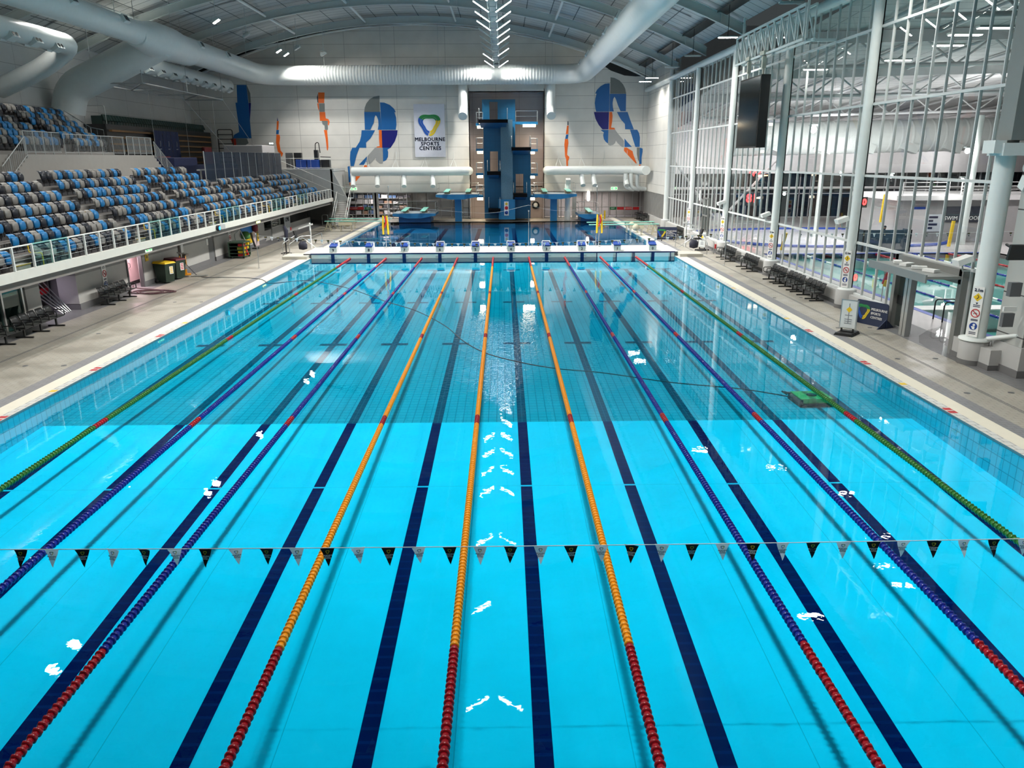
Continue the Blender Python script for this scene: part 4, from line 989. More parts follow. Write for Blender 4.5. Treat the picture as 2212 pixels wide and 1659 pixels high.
# springboard stands
SB=mat('springboard_green',(.2,.52,.43),.45); CRM=mat('cream_stand',(.55,.5,.36),.5)
def springboard(label,x,y,z,rz,L=4.8,legs=True,tilt=.03,trestle=False,grp='springboards'):
    t=thing('springboard',label,'springboard',(x,y,z),rz,grp); Mt=RX(tilt)
    b=MB(); b.obox(Mt@Vector((0,-L/2+1.8,0)),(.52,L,.05),Mt); b.build('board',SB,t)
    if trestle:
        b=MB(); b.obox((0,-.2,-.22),(.7,1.3,.3)); b.build('fulcrum_box',CRM,t)
        b=MB(); b.lathe([(0,-.06),(.3,-.06),(.3,.06),(0,.06)],14,(.42,-.3,-.25),RY(PI/2)); b.build('wheel',CRM,t)
        b=MB()
        for yy in (-.7,.3):
            for xx in (-.3,.3): b.tube([(xx,yy,-.37),(xx,yy,-z+.05)],.03,6)
        for yy in (-.7,.3): b.tube([(-.3,yy,-z+.08),(.3,yy,-z+.08)],.03,6)
        b.build('trestle_frame',CRM,t)
        b=MB()
        for xx in (-.22,.22):
            b.tube([(xx,1.5,-.04),(xx,1.2,-z+.05)],.03,6); b.tube([(xx,1.5,-.04),(xx,1.85,-z+.05)],.03,6); b.tube([(xx,1.2,-z+.3),(xx,1.85,-z+.3)],.02,6)
        b.build('rear_trestle',CRM,t)
    else:
        b=MB(); b.obox((0,-.1,-.2),(.6,.7,.3)); b.build('fulcrum',mat('board_fulcrum',(.2,.17,.12),.6),t)
    return t
def stage(label,px0,px1,pyt,pyb,col,bands,Y=80.2):
    a=at(px0,pyt,'y',Y); c=at(px1,pyb,'y',Y); t=thing('springboard_stage',label,'diving stage',((a.x+c.x)/2,Y,.05),0,'blue springboard stages'); w_=(c.x-a.x)/2; z=a.z-.05
    b=MB(); b.prism([(-w_,z),(w_,z),(w_,z-.22),(w_*.3,z-.5),(-w_*.3,z-.5),(-w_,z-.22)],lambda u,v,d:(u,d,v),0,4.2); b.build('slab',TBR,t)
    b=MB(); b.box(-w_,w_,.0,4.2,z,z+.05); b.build('deck',mat('stage_deck',(.25,.3,.33),.6),t)
    if col:
        x0=at(col[0],450,'y',Y+1.5).x-t.location.x; x1=at(col[1],450,'y',Y+1.5).x-t.location.x
        b=MB(); b.box(x0,x1,1.2,2.2,0,z-.3); b.build('column',TBR,t)
    else:
        b=MB(); b.box(-w_*.75,w_*.75,.5,4,0,z-.4); b.build('base',TD,t)
    b=MB()
    for x in (-w_+.06,w_-.06): b.tube(bend([(x,.9,z),(x,.9,z+1.1),(x,4,z+1.1),(x,4,z)],.2,3),.025,6); b.tube([(x,.9,z+.55),(x,4,z+.55)],.018,6)
    b.tube([(-w_+.06,4,z+1.1),(w_-.06,4,z+1.1)],.025,6); b.build('guard_rail',STEEL,t)
    return t,z+.05
WHERE={'a':'high stage left of the tower','b':'high stage right of the tower','c':'low stage left of the tower','d':'low stage right of the tower'}
for key,(px0,px1,pyt,pyb,col,bds) in {'a':(941,1033,421,428,(983,997),(966,1012)),'b':(1154,1246,420,427,(1189,1203),(1176,1227)),'c':(848,941,462,470,None,(874,915)),'d':(1250,1296,463,472,None,(1273,))}.items():
    tt,z=stage('blue diving %s'%WHERE[key],px0,px1,pyt,pyb,col,bds)
    for i,pb_ in enumerate(bds):
        x=at(pb_,440,'y',80.5).x
        springboard('pale green springboard, %s one on the %s'%(('left' if i==0 else 'right') if len(bds)>1 else 'only',WHERE[key]),x,81.6,.05+z+.38,0,4.6)
for i,(px,py,rz,lab) in enumerate(((706,478,PI/2,'pale green springboard on cream trestles, stand side of the diving pool, near one'),(716,472.5,PI/2,'pale green springboard on cream trestles, stand side of the diving pool, far one'),(1418,484,-PI/2,'pale green springboard on cream trestles, glass side of the diving pool, near one'),(1408,479,-PI/2,'pale green springboard on cream trestles, glass side of the diving pool, far one'))):
    q=at(px,py,'z',1.0); s_=1 if px<1000 else -1
    springboard(lab,q.x+s_*1.6,q.y,1.0,rz,6.2,tilt=.005,trestle=True,grp='springboards on trestles beside the diving pool')
def hrail(label,pts,m_=STEEL,name='pool_rail',r=.025,org=None):
    b=MB()
    for P in pts: b.tube(bend(P,.15,3),r,6)
    return tag(b.build(name,m_,org=org or pts[0][0]),label,'rail','steel rails on the deck')
q=at(705,500,'z',.05); 
for i,px in enumerate((703,741,748,757)):
    q=at(px,486,'z',.05); hrail('bent steel hand rail by the trestle boards, %s from the left'%ORD[i],[[(q.x-.3,q.y,.05),(q.x-.3,q.y,1.1),(q.x+.3,q.y,1.1),(q.x+.3,q.y,.05)]])

# ---------------------------------------------------------------- glazed back wall under the panels
YG=86.3
g=MB(); zt2=zb+.1
def mull(px,m_=0,w_=.07): 
    x=at(px,440,'y',YG).x; g.box(x-w_/2,x+w_/2,YG-.06,YG+.06,.05,zt2,m_)
for px in (741,753,768,784,800,848,862,872,900,925,952,975,1000,1012, 1176,1195,1212,1228,1244,1262,1283,1300,1315,1332,1349,1366,1383): mull(px)
x0=at(738,440,'y',YG).x; 
for z in (.05,1.2,2.9): g.box(x0,xr0,YG-.04,YG+.04,z,z+.07); g.box(xr1,17.0,YG-.04,YG+.04,z,z+.07)
g.box(-33.4,x0,YG-.2,YG+.2,0,zt2+.3,1); g.box(x0,17,YG-.06,YG+.06,zt2-.12,zt2,0)
for px in (810,814,1203,1240):
    x=at(px,440,'y',YG-.6).x; g.box(x-.2,x+.2,YG-.7,YG-.4,.05,zt2,1)
struct(g.build('window_2',[mat('mullion_grey',(.26,.26,.25),.5),LW]))
gg=MB(); gg.box(x0,xr0,YG-.01,YG+.01,.1,zt2); gg.box(xr1,17,YG-.01,YG+.01,.1,zt2); struct(gg.build('window_pane',glass_mat('back_glass',(.82,.82,.82))))
s_=MB()
def stripe(pa_,pb_,m_):
    a=at(pa_,447,'y',YG); c=at(pb_,453,'y',YG); s_.box(a.x,c.x,YG-.08,YG-.05,c.z,a.z,m_)
stripe(741,786,0); stripe(788,802,1); stripe(1317,1331,1); stripe(1333,1348,0); stripe(1350,1365,0); stripe(1367,1380,0)
struct(s_.build('trim_2',[RED,mat('green_stripe',(.01,.16,.05),.5)]))
for i,(pc,tx,m_) in enumerate(((763,'NO ENTRY',WTILE),(795,'EXIT',WTILE),(1324,'EXIT',WTILE),(1357,'NO ENTRY',WTILE))):
    p_=at(pc,450,'y',YG-.085); o=text('lettering',tx,.2,m_,frame(p_,(1,0,0),(0,0,1)),None); tag(o,'small white words on the %s door stripe'%('left red','left green','right green','right red')[i],'lettering'); 
bk=MB(); CORR=tile_mat('corridor_wall',(.42,.41,.40),(.38,.37,.36),(.16,.14,.13),1.7,4,.06,.7,'xz',0)
bk.box(-18,17.5,90.4,90.5,0,3.6,0); bk.box(-18,17.5,86.6,90.5,3.5,3.6,0); bk.box(-18,17.5,86.3,90.5,-.2,.04,1); bk.box(-5,-4.9,86.5,90.5,0,3.5,1); bk.box(-18,-17.9,86.5,90.4,0,3.5,1); bk.box(17.4,17.5,86.5,90.4,0,3.5,1)
struct(bk.build('corridor',[CORR,mat('corridor_floor',(.2,.2,.21),.5)]))
sh=thing('corridor_shelf','cluttered white shelving seen through the back windows left of the tower','shelf',(-14.0,89.3,.05))
for k in range(5):
    b=MB(); b.box(-3.6,3.4,-.3,.3,.3+.62*k,.34+.62*k); b.build('board',LW,sh)
b=MB()
for x in (-3.6,-1.3,1,3.3): b.box(x,x+.06,-.3,.3,0,3.2)
b.build('upright',RM,sh)
rb=random.Random(3); BX=[mat('box_'+n,c,.6) for n,c in (('white',(.5,.5,.5)),('brown',(.25,.15,.1)),('dark',(.05,.05,.06)),('blue',(.05,.1,.2)))]
for k in range(4):
    x=-3.5
    while x<3.0:
        w_=rb.uniform(.4,.9); h_=rb.uniform(.2,.5); b=MB(); b.box(0,w_,-.25,.25,0,h_)
        o=b.build('storage_box',BX[rb.randrange(4)],org=(0,0,0)); o.location=(-14+x,89.3,.05+.345+.62*k); tag(o,'small storage boxes crowded on the shelving behind the left back windows','box','boxes on the corridor shelving'); x+=w_+rb.uniform(.02,.2)
area('corridor_lamp',(-13,88,3.4),4,.6,260,(1,.92,.9)); area('corridor_lamp',(10.5,88,3.4),8,.6,330,(1,.88,.85)); area('corridor_lamp',(-3.5,88.3,3.4),6,.6,70,(.95,1,.97))
def exit_sign(label,loc,aim='y',w_=.62,lit=True):
    t=thing('exit_sign',label,'exit sign',loc,0 if aim=='y' else PI/2,'green exit signs')
    b=MB(); b.box(-w_/2,w_/2,-.04,.04,0,.3); b.build('box',em('exit_white',(.75,.95,.7),.9),t)
    GE=em('exit_green',(.02,.75,.12),.9); b=MB(); b.box(-w_/2+.05,-.06,-.05,-.04,.04,.26); b.box(.06,w_/2-.05,-.05,-.04,.04,.26); b.build('green_panel',GE,t)
    b=MB(); b.tube([(.17,-.055,.2),(.13,-.055,.14),(.2,-.055,.07)],.018,5); b.box(-.2,-.12,-.055,-.05,.08,.22); b.build('running_figure',em('exit_white',(.75,.95,.7),.9),t)
p_=at(764,411,'y',84.8); exit_sign('lit green exit sign below the left low duct by the steel stair',(p_.x,84.955,p_.z),w_=.66)
p_=at(1327,410,'y',84.8); exit_sign('lit green exit sign above the right back doors',(p_.x,84.955,p_.z),w_=.7)
p_=at(586,310,'y',84.9); t=thing('emergency_lamp','small lit twin emergency lamp on the far wall near the orange figure','lamp',(p_.x,84.9,p_.z))
b=MB(); b.box(-.25,.25,-.05,.06,-.1,.1); b.build('housing',WHITE,t)
for s2 in (-.12,.12):
    b=MB(); b.lathe([(0,-.08),(.08,-.06),(.09,0),(.05,.02)],10,(s2,-.08,0),RX(PI/2)); b.build('lens',em('emergency_lens',(.8,1,.95),3),t)
# things on the back deck
def simple_tube(name,label,cat,m_,px,pyb,h,r,Y):
    p_=at(px,pyb,'y',Y); b=MB(); b.tube([(0,0,0),(0,0,h*.5),(0,0,h)],[r*.9,r,r*.8],10); o=b.build(name,m_); o.location=(p_.x,Y,.05); return tag(o,label,cat)
simple_tube('rescue_tube','upright yellow rescue tube by the back windows right of the low stage','rescue tube',YELLOW,1306,470,.95,.1,83.8)
b=MB(); p_=at(1157,440,'y',86.4); b.lathe([(.0,0),(.42,0),(.42,.2),(0,.2)],18,(0,0,0),RX(PI/2)); o=b.build('hose_reel',BLACK); o.location=(p_.x,86.5,1.5); tag(o,'round black hose reel on the recess wall right of the tower','hose reel')
q=MB(); q.lathe([(0,.21),(.25,.21),(.25,.24),(0,.24)],14,(0,0,0),RX(PI/2)); q.build('reel_face',WHITE,o)
t=thing('speaker_pole','white drum speaker pole standing behind the right high stage','pole',(at(1226,440,'y',82.5).x,82.6,.05))
b=MB(); b.tube([(0,0,0),(0,0,3.9)],.3,12); b.lathe([(.34,0),(.34,.9),(.3,1.0)],12); b.build('column',WHITE,t)
b=MB(); b.obox((0,-.3,4.2),(.5,.5,.5),RX(.4)); b.build('speaker',mat('speaker_case',(.5,.5,.5),.5),t)
def drop_lamp(label,px,py,Y):
    p_=at(px,py,'y',Y); t=thing('wall_lamp',label,'lamp',p_); b=MB(); b.lathe([(.0,-.6),(.16,-.5),(.2,0),(.14,.5),(0,.55)],10); b.build('lens',em('pale_lamp',(1,.92,.85),4),t)
drop_lamp('slim glowing white lamp on the back wall right of the high stage',1271,423,84.6)
# ---------------------------------------------------------------- glass wall on the right and the hall behind it
XG=16.62; CY=[20.4,30.4,40.6,50.9,61.2,71.4]
k=MB(); KERB=mat('kerb_paint',(.40,.40,.39),.55)
for y0,y1 in ((26.2,56.2),(57.9,78),(19.4,21.6)):
    k.box(16.35,17.0,y0,y1,.22,.72,0); k.box(16.33,17.02,y0,y1,0,.22,1)
for y in CY:
    k.lathe([(.46,.0),(.46,.22)],16,(16.4,y,0),None,1); k.lathe([(.45,.22),(.45,.86),(.42,.9)],16,(16.4,y,0),None,0)
k.box(16.35,17.0,78,85,0,.75,0)
struct(k.build('baseboard_right',[KERB,mat('kerb_skirting',(.13,.13,.13),.6)]))
MU=mat('mullion_white',(.58,.6,.59),.45); COLM=mat('column_white',(.7,.74,.72),.45)
wf=MB()
DOORS=[(21.7,26.1,2.75),(56.2,57.9,2.9)]
for a,c in zip(CY,CY[1:]):
    n=9
    for i in range(n+1):
        y=a+(c-a)*i/n
        zz=.72
        for d0,d1,dz in DOORS:
            if d0<y<d1: zz=dz
        wf.box(XG-.06,XG+.04,y-.025,y+.025,zz,13.6)
for z in (3.0,5.9,8.85,11.9): wf.box(XG-.08,XG+.05,CY[0],CY[-1],z-.05,z+.05)
for y0,y1 in ((26.1,56.2),(57.9,71.4)): wf.box(XG-.08,XG+.06,y0,y1,.7,.8)
struct(wf.build('window_3',MU))
gm=glass_mat('hall_glass',(.84,.88,.87),1.58)
g=MB()
for z0,z1 in ((3.0,13.6),): g.add([(XG,CY[0],z0),(XG,CY[-1],z0),(XG,CY[-1],z1),(XG,CY[0],z1)],[(0,1,2,3)])
for y0,y1 in ((26.1,56.2),(57.9,71.4),(20.4,21.7)): g.add([(XG,y0,.75),(XG,y1,.75),(XG,y1,3),(XG,y0,3)],[(0,1,2,3)])
g.add([(XG,21.7,2.75),(XG,26.1,2.75),(XG,26.1,3),(XG,21.7,3)],[(0,1,2,3)])
struct(g.build('window_pane',gm))
for i,y in enumerate(CY):
    r_=.3 if i==0 else .2
    b=MB(); b.tube([(16.4,y,.85),(16.4,y,13.5)],r_,16); b.lathe([(r_+.2,.86),(r_+.2,.92),(r_,.96)],16,(16.4,y,0)); struct(b.build('column',COLM))
b=MB(); b.tube([(16.5,19,13.75),(16.5,85,13.75)],.24,10); b.box(16.4,17.0,-6,85,13.55,13.62); struct(b.build('eave_beam',COLM))
# solid white wall between the glass and the far wall, ribbed dark cladding below
rw=MB(); rw.box(16.7,17.2,71.6,YW+.1,zb,15.6,0); rw.box(16.75,17.0,71.6,86.3,.7,zb,1)
for i in range(30): rw.box(16.71,16.76,71.8+.45*i,71.9+.45*i,.75,zb,2)
rw.tube([(16.5,71.9,.8),(16.5,71.9,14.5)],.22,10,0)
struct(rw.build('wall_right',[tile_mat('wall_panels_right',(.62,.61,.57),(.63,.62,.58),(.3,.3,.29),5.4,1.32,.018,.55,'yz',0),mat('ribbed_cladding',(.16,.16,.155),.6),mat('cladding_rib',(.3,.3,.29),.6)]))
# wall nearer than the glass, beside the big column
nw=MB(); NP=tile_mat('wall_panels_near',(.42,.43,.41),(.43,.44,.42),(.06,.06,.06),1.6,1.28,.02,.5,'yz',0); NP2=tile_mat('wall_panels_pier',(.42,.43,.41),(.43,.44,.42),(.06,.06,.06),.8,1.28,.02,.5,'xz',0)
nw.box(16.75,18.2,18.6,19.9,1.0,7.2,1); nw.box(17.35,17.6,-6,18.6,1.0,7.2,0); nw.box(16.75,18.2,18.6,19.9,7.2,14,1); nw.box(17.35,17.6,-6,18.6,7.2,14,0)
nw.box(16.7,18.2,18.5,20.0,.28,1.0,2); nw.box(17.3,17.6,-6,18.5,.28,1.0,2); nw.box(16.67,18.2,18.47,20.0,0,.28,3); nw.box(17.27,17.6,-6,18.5,0,.28,3)
struct(nw.build('wall_right',[NP,NP2,KERB,MATS['kerb_skirting']]))

# hall beyond
HX1=62; NEUT=mat('hall_white',(.62,.6,.6),.6)
f=MB(); HF=tile_mat('hall_floor_tiles',(.46,.44,.44),(.48,.46,.46),(.3,.29,.29),.3,.3,.012,.3); POOL2=tile_mat('teal_pool_tiles',(.10,.36,.33),(.105,.37,.34),(.06,.26,.24),.5,.5,.02,.5,off=0)
f.box(17.6,19.6,-6,92,-.3,.04,0); f.box(36,HX1,-6,92,-.3,.04,0); f.box(19.6,36,50.5,92,-.3,.04,0); f.box(19.6,36,-6,17,-.3,.04,0); f.box(19.6,36,29.6,30.6,-.8,.06,2)
f.box(19.6,36,17,50.5,-1.1,-1.0,1)
f.add([(19.6,17,-1),(19.6,50.5,-1),(19.6,50.5,.04),(19.6,17,.04)],[(0,1,2,3)],1); f.add([(36,17,-1),(36,50.5,-1),(36,50.5,.04),(36,17,.04)],[(0,1,2,3)],1); f.add([(19.6,50.5,-1),(36,50.5,-1),(36,50.5,.04),(19.6,50.5,.04)],[(0,1,2,3)],2)
BE=3
f.box(19.3,19.6,17,50.8,.04,.05,3); f.box(19.3,36,50.5,50.9,.04,.05,3)
struct(f.build('floor',[HF,POOL2,mat('pool_white_wall',(.6,.62,.6),.5),mat('blue_edge_tile',(.02,.06,.35),.4)]))
p=MB(); p.add([(19.61,17,0),(35.99,17,0),(35.99,50.49,0),(19.61,50.49,0)],[(0,1,2,3)])
tag(p.build('hall_pool_water',water_mat('hall_pool_water',(.72,.97,.95),[])),'green teal water of the smaller pool behind the glass wall','water',kind='stuff')
p=MB(); pts=[(21+11*math.cos(a)*(1+.12*math.sin(3*a))+7,62+8.5*math.sin(a)*(1+.1*math.cos(2*a)),.07) for a in [2*PI*i/48 for i in range(48)]]
p.add(pts,[tuple(range(48))],0); R_=[(x,y,.1) for x,y,z in pts]; p.tube(R_,.16,6,1,closed=True)
tag(p.build('leisure_pool',[mat('leisure_pool_bed',(.70,.69,.72),.2,var=.12,scale=.9),MATS['blue_edge_tile']]),'shallow brightly lit leisure pool with a curved blue edge behind the glass','pool')
FB2=mat('white_float',(.7,.72,.7),.4)
for i,(x,c) in enumerate(((22.0,'blue'),(24.6,'blue'),(27.2,'red'),(29.8,'blue'),(32.4,'red'))):
    t=thing('hall_lane_rope','%s lane rope in the teal hall pool, %s from the glass'%(('blue and white' if c=='blue' else 'red'),ORD[i]),'lane rope',(x,0,.03),0,'lane ropes in the teal pool')
    A=MB(); B=MB()
    for q in range(40):
        y=17.2+.83*q; (B if (q%4==2 and c=='blue') else A).lathe([(.0,0),(.055,.02),(.055,.78),(0,.8)],8,(0,y,0),RX(-PI/2))
    A.build('float_row',CM[c],t)
    if c=='blue': B.build('white_float_row',FB2,t)
for i in range(9):
    pass
fl_=thing('flag_line','small string of dark and white pennants over the teal pool behind the glass','pennant line',(20,47,0),0,None)
b=MB(); b.tube([(0,0,1.9),(8,0,1.75),(16,0,1.9)],.008,5); b.build('line',MATS['white_cord'],fl_)
for i in range(22): put('pennant',PN[i%2],fl_,(.4+.7*i,0,1.8))
# end wall with dark windows, white band
ew=MB(); Yh=84
ew.box(17.2,HX1,Yh,Yh+.2,4.9,9.5,0); ew.box(17.2,HX1,Yh+.02,Yh+.2,9.5,20,0); ew.box(17.2,HX1,Yh+1,Yh+1.2,0,4.9,1); ew.box(HX1,HX1+.2,-6,Yh,0,4.9,1); ew.box(HX1,HX1+.2,-6,Yh,4.9,16,0)
for i in range(38): ew.box(17.4+1.2*i,17.5+1.2*i,Yh+.85,Yh+1.02,0,4.9,2)
for i in range(60): ew.box(HX1-.12,HX1,2+1.4*i,2.1+1.4*i,0,4.9,2)
for z in (.0,2.6): ew.box(17.2,HX1,Yh+.85,Yh+1.02,z,z+.12,2)
struct(ew.build('wall_hall_end',[NEUT,mat('night_window',(.012,.014,.018),.08),mat('window_frame_grey',(.35,.35,.36),.5)]))
bl=MB(); bl.tube([(17.5,82.5,3.4),(HX1,80,3.4)],.14,8); struct(bl.build('hall_beam',NEUT))
rf=MB(); CE2=tile_mat('hall_ceiling',(.5,.5,.5),(.52,.52,.52),(.16,.16,.17),3,1.2,.03,.8,'xy',0)
zr=lambda x,y: 14.5+.02*(x-17)-.07*(y-20)
rf.add([(16.9,-6,zr(16.9,-6)),(HX1,-6,zr(HX1,-6)),(HX1,Yh+.2,zr(HX1,Yh)),(16.9,Yh+.2,zr(16.9,Yh))],[(0,1,2,3)])
struct(rf.build('hall_ceiling',CE2))
tr_=MB()
for y in range(18,66,11):
    tr_.bar((17,y,zr(17,y)-.35),(HX1,y,zr(HX1,y)-.35),.25,.6); tr_.tube([(17.2,y,zr(17,y)-1.8),(HX1,y,zr(HX1,y)-1.8)],.12,6)
    for i in range(12):
        x0=18+3.6*i; tr_.tube([(x0,y,zr(x0,y)-1.8),(x0+1.8,y,zr(x0+1.8,y)-.5)],.06,5); tr_.tube([(x0+1.8,y,zr(x0+1.8,y)-.5),(x0+3.6,y,zr(x0+3.6,y)-1.8)],.06,5)
for x in range(20,62,4): tr_.tube([(x,-4,zr(x,-4)-.2),(x,84,zr(x,84)-.2)],.1,6)
struct(tr_.build('hall_truss',mat('truss_paint',(.5,.5,.51),.45)))
b=MB(); b.tube([(22,70,8.2),(HX1-.5,70,8.9)],1.45,20)
for x in range(24,60): b.lathe([(1.455,0),(1.48,.06),(1.48,.2),(1.455,.26)],20,(x,70,8.2+.7*(x-22)/39.5),RY(PI/2))
hd=b.build('hall_duct',DUCT,org=(42,70,9)); tag(hd,'very large white round duct across the hall behind the glass','duct')
for i in range(5):
    b=MB(); x=26+4*i; b.obox((0,0,-.3),(1.6,1.0,.8),RY(.3)); o=b.build('duct_outlet',DUCT,hd); o.location=(x-42,-.8,-1.2)
for i,(x,y,h) in enumerate(((36.6,56,9.6),(27.6,62.5,8))):
    b=MB(); b.tube([(x,y,.05),(x,y,h)],.2,12); struct(b.build('hall_column',COLM))
b=MB(); b.tube([(22.5,75,.3),(17.6,75,6.5)],.12,6); b.tube([(22.5,75,.3),(29,75,7.5)],.12,6); b.lathe([(1.2,0),(.5,.7),(.2,1.2)],10,(22.5,75,.05)); struct(b.build('hall_brace',NEUT))
def glow(label,px,py,Y,r=.16,pw=60,s=40,col=(1,.97,.95),cat='lamp'):
    p_=at(px,py,'y',Y); t=thing('hall_lamp',label,cat,p_,0,'bright lamps behind the glass')
    b=MB(); b.lathe([(0,-r),(r*.7,-r*.7),(r,0),(r*.7,r*.7),(0,r)],12); b.build('lens',em('hall_lamp_lens_%d'%s,col,s),t)
    b=MB(); b.obox((0,0,r+.06),(r*2.2,r*2,.1)); b.build('housing',GREYP,t)
    if pw: 
        l=area('lamp_light',(0,.3,0),.4,.4,pw*.5,col,(0,1,.1),170,t)
glow('bright round floodlight under the hall truss, behind the glass left of centre',1757,280,62,.28,500,50)
glow('bright twin floodlight on top of the white hall column',2090,326,55.5,.2,500,50)
glow('bright lamp at the end of the hall windows, behind the fourth glass bay',1817,376,66,.16,200,40)
glow('bright lamp on the hall window band behind the nearest glass bay',1925,381,62,.17,200,40)
glow('bright lamp halfway up the white hall column',2079,389,55.9,.15,150,40)
glow('small bright lamp seen low through the far glass bays',1448,379,84-5,.3,60,20)
glow('small white lamp over the hall beam near the third column',1694,419,70,.14,40,30)
for i,(px,py) in enumerate(((2150,60),(2085,75),(2048,98),(1940,130),(1762,150))):
    p_=at(px,py,'z',11.0); t=thing('hall_batten','lit batten under the hall roof, %s from the right through the glass'%ORD[i],'lamp',p_,0,'battens under the hall roof')
    put('housing',FIXME,t); put('diffuser',DIFME,t)
for (x,y,z,pw) in ((26,34,7,130),(30,50,7,150),(27.6,62.5,8.2,110),(36.6,56,9.9,110)):
    area('added_ceiling_fill',(x,y-.5,z),.6,.6,pw,(1,.97,.96),(.1,.1,1),160)  # lights without fixtures, added to brighten the hall ceiling
for (x,y,pw) in ((26,30,1400),(28,45,1600),(28,60,2600),(42,50,1600),(42,28,900),(25,75,700)):
    area('added_hall_fill',(x,y,10.6),3,1,pw*.42,(1,.97,.97),(0,0,-1),150)  # bare overhead lights added to brighten the hall and its floor
for x in (22,31,40,49): area('added_wall_wash',(x,79.5,6.9),2.5,.4,170,(1,.96,.97),(0,1,-.05),170)  # unseen lights without fixtures, added to whiten the end wall band
# red clocks and signs
def redsign(label,px,py,Y,txt,size,kids=None):
    p_=at(px,py,'y',Y); t=thing('red_display',label,'display',p_,0,'glowing red displays behind the glass')
    b=MB(); b.box(-size*len(txt)*.36,size*len(txt)*.36,0,.12,-size*.6,size*.6); b.build('case',BLACK,t)
    o=text('digits',txt,size,em('red_glow',(1,.03,.03),6),Matrix(),t,bold=.02); o.matrix_local=frame((0,-.02,0),(1,0,0),(0,0,1))
redsign('red digital clock low behind the second glass bay',1624,429,70,'81',1.1)
p_=at(1638,374,'y',74); t=thing('red_display','wide glowing red scribble sign behind the glass below the black screen','display',p_,0,'glowing red displays behind the glass')
b=MB(); b.tube([(-.85+.1*i,0,.2*math.sin(i*1.3)+.12*math.sin(i*2.9)) for i in range(12)],.06,6); b.build('red_tube',em('red_glow',(1,.03,.03),6),t)
b=MB(); b.tube([(-.05,0,-.28),(.95,0,-.22)],.06,6); b.build('orange_tube',em('orange_glow',(1,.4,.15),5),t)
redsign('small red lamp display under the dark speaker behind the third bay',1867,437,60,'0',.7)
# swim school kiosk
p0=at(1935,520,'z',.05); Yk=57.7
kx0=at(1935,500,'y',Yk).x; kx1=46
t=thing('swim_school_kiosk','grey pool office with a dark swim school sign and a railed roof','kiosk',(kx0,Yk,.05))
KW=mat('kiosk_wall',(.30,.29,.29),.6)
b=MB(); b.box(0,kx1-kx0,0,8,0,3.35); b.build('wall',KW,t)
b=MB(); b.box(-.5,kx1-kx0,-.5,8,3.3,3.65); b.build('roof_slab',NEUT,t)
b=MB()
for z in (.25,.5,.75,1.05): b.tube([(0,-.3,3.6+z),(3.6,-.3,3.6+z)],.03,5); b.tube([(4.6,-.3,3.6+z),(kx1-kx0,-.3,3.6+z)],.03,5)
for x in (0,3.6,4.6,8,11): b.tube([(x,-.3,3.6),(x,-.3,4.7)],.05,5)
b.build('roof_rail',NEUT,t)
def kp(px,py): 
    q=at(px,py,'y',Yk-.02); return q.x-kx0,q.z-.05
(x0,z1),(x1,z0)=kp(2046,446),kp(2112,480)
b=MB(); b.box(x0,x1,-.06,0,z0,z1); b.build('sign_board',mat('kiosk_sign_dark',(.02,.025,.04),.5),t)
o=text('lettering','SWIM SCHOOL',.42,WTILE,Matrix(),t); o.matrix_local=frame(((x0+x1)/2,-.07,z0+.32),(1,0,0),(0,0,1))
b=MB(); emblem(b,lambda u,v,d:((x0+x1)/2+.2+u,-.07-d,z0+.95+v),.6); b.build('emblem',LOGO,t)
(a0,c1),(a1,c0)=kp(2005,463),kp(2030,500); b=MB(); b.box(a0,a1,-.05,0,c0,c1); b.build('notice_board',mat('notice_pale',(.55,.58,.62),.5),t)
b=MB()
for q in range(4): b.box(a0+.1,a0+.1+.35*(1+q%2),-.07,-.05,c0+.2+.28*q,c0+.36+.28*q)
b.build('notice_print',INK,t)
(a0,c1),(a1,c0)=kp(1974,452),kp(1993,514); b=MB(); b.box(a0,a1,-.05,0,0,c1); b.build('door',mat('kiosk_door',(.55,.52,.52),.5),t)
(a0,c1),(a1,c0)=kp(1972,447),kp(1998,452); b=MB(); b.box(a0,a1,-.07,0,c0,c1); b.build('door_sign',BB,t)
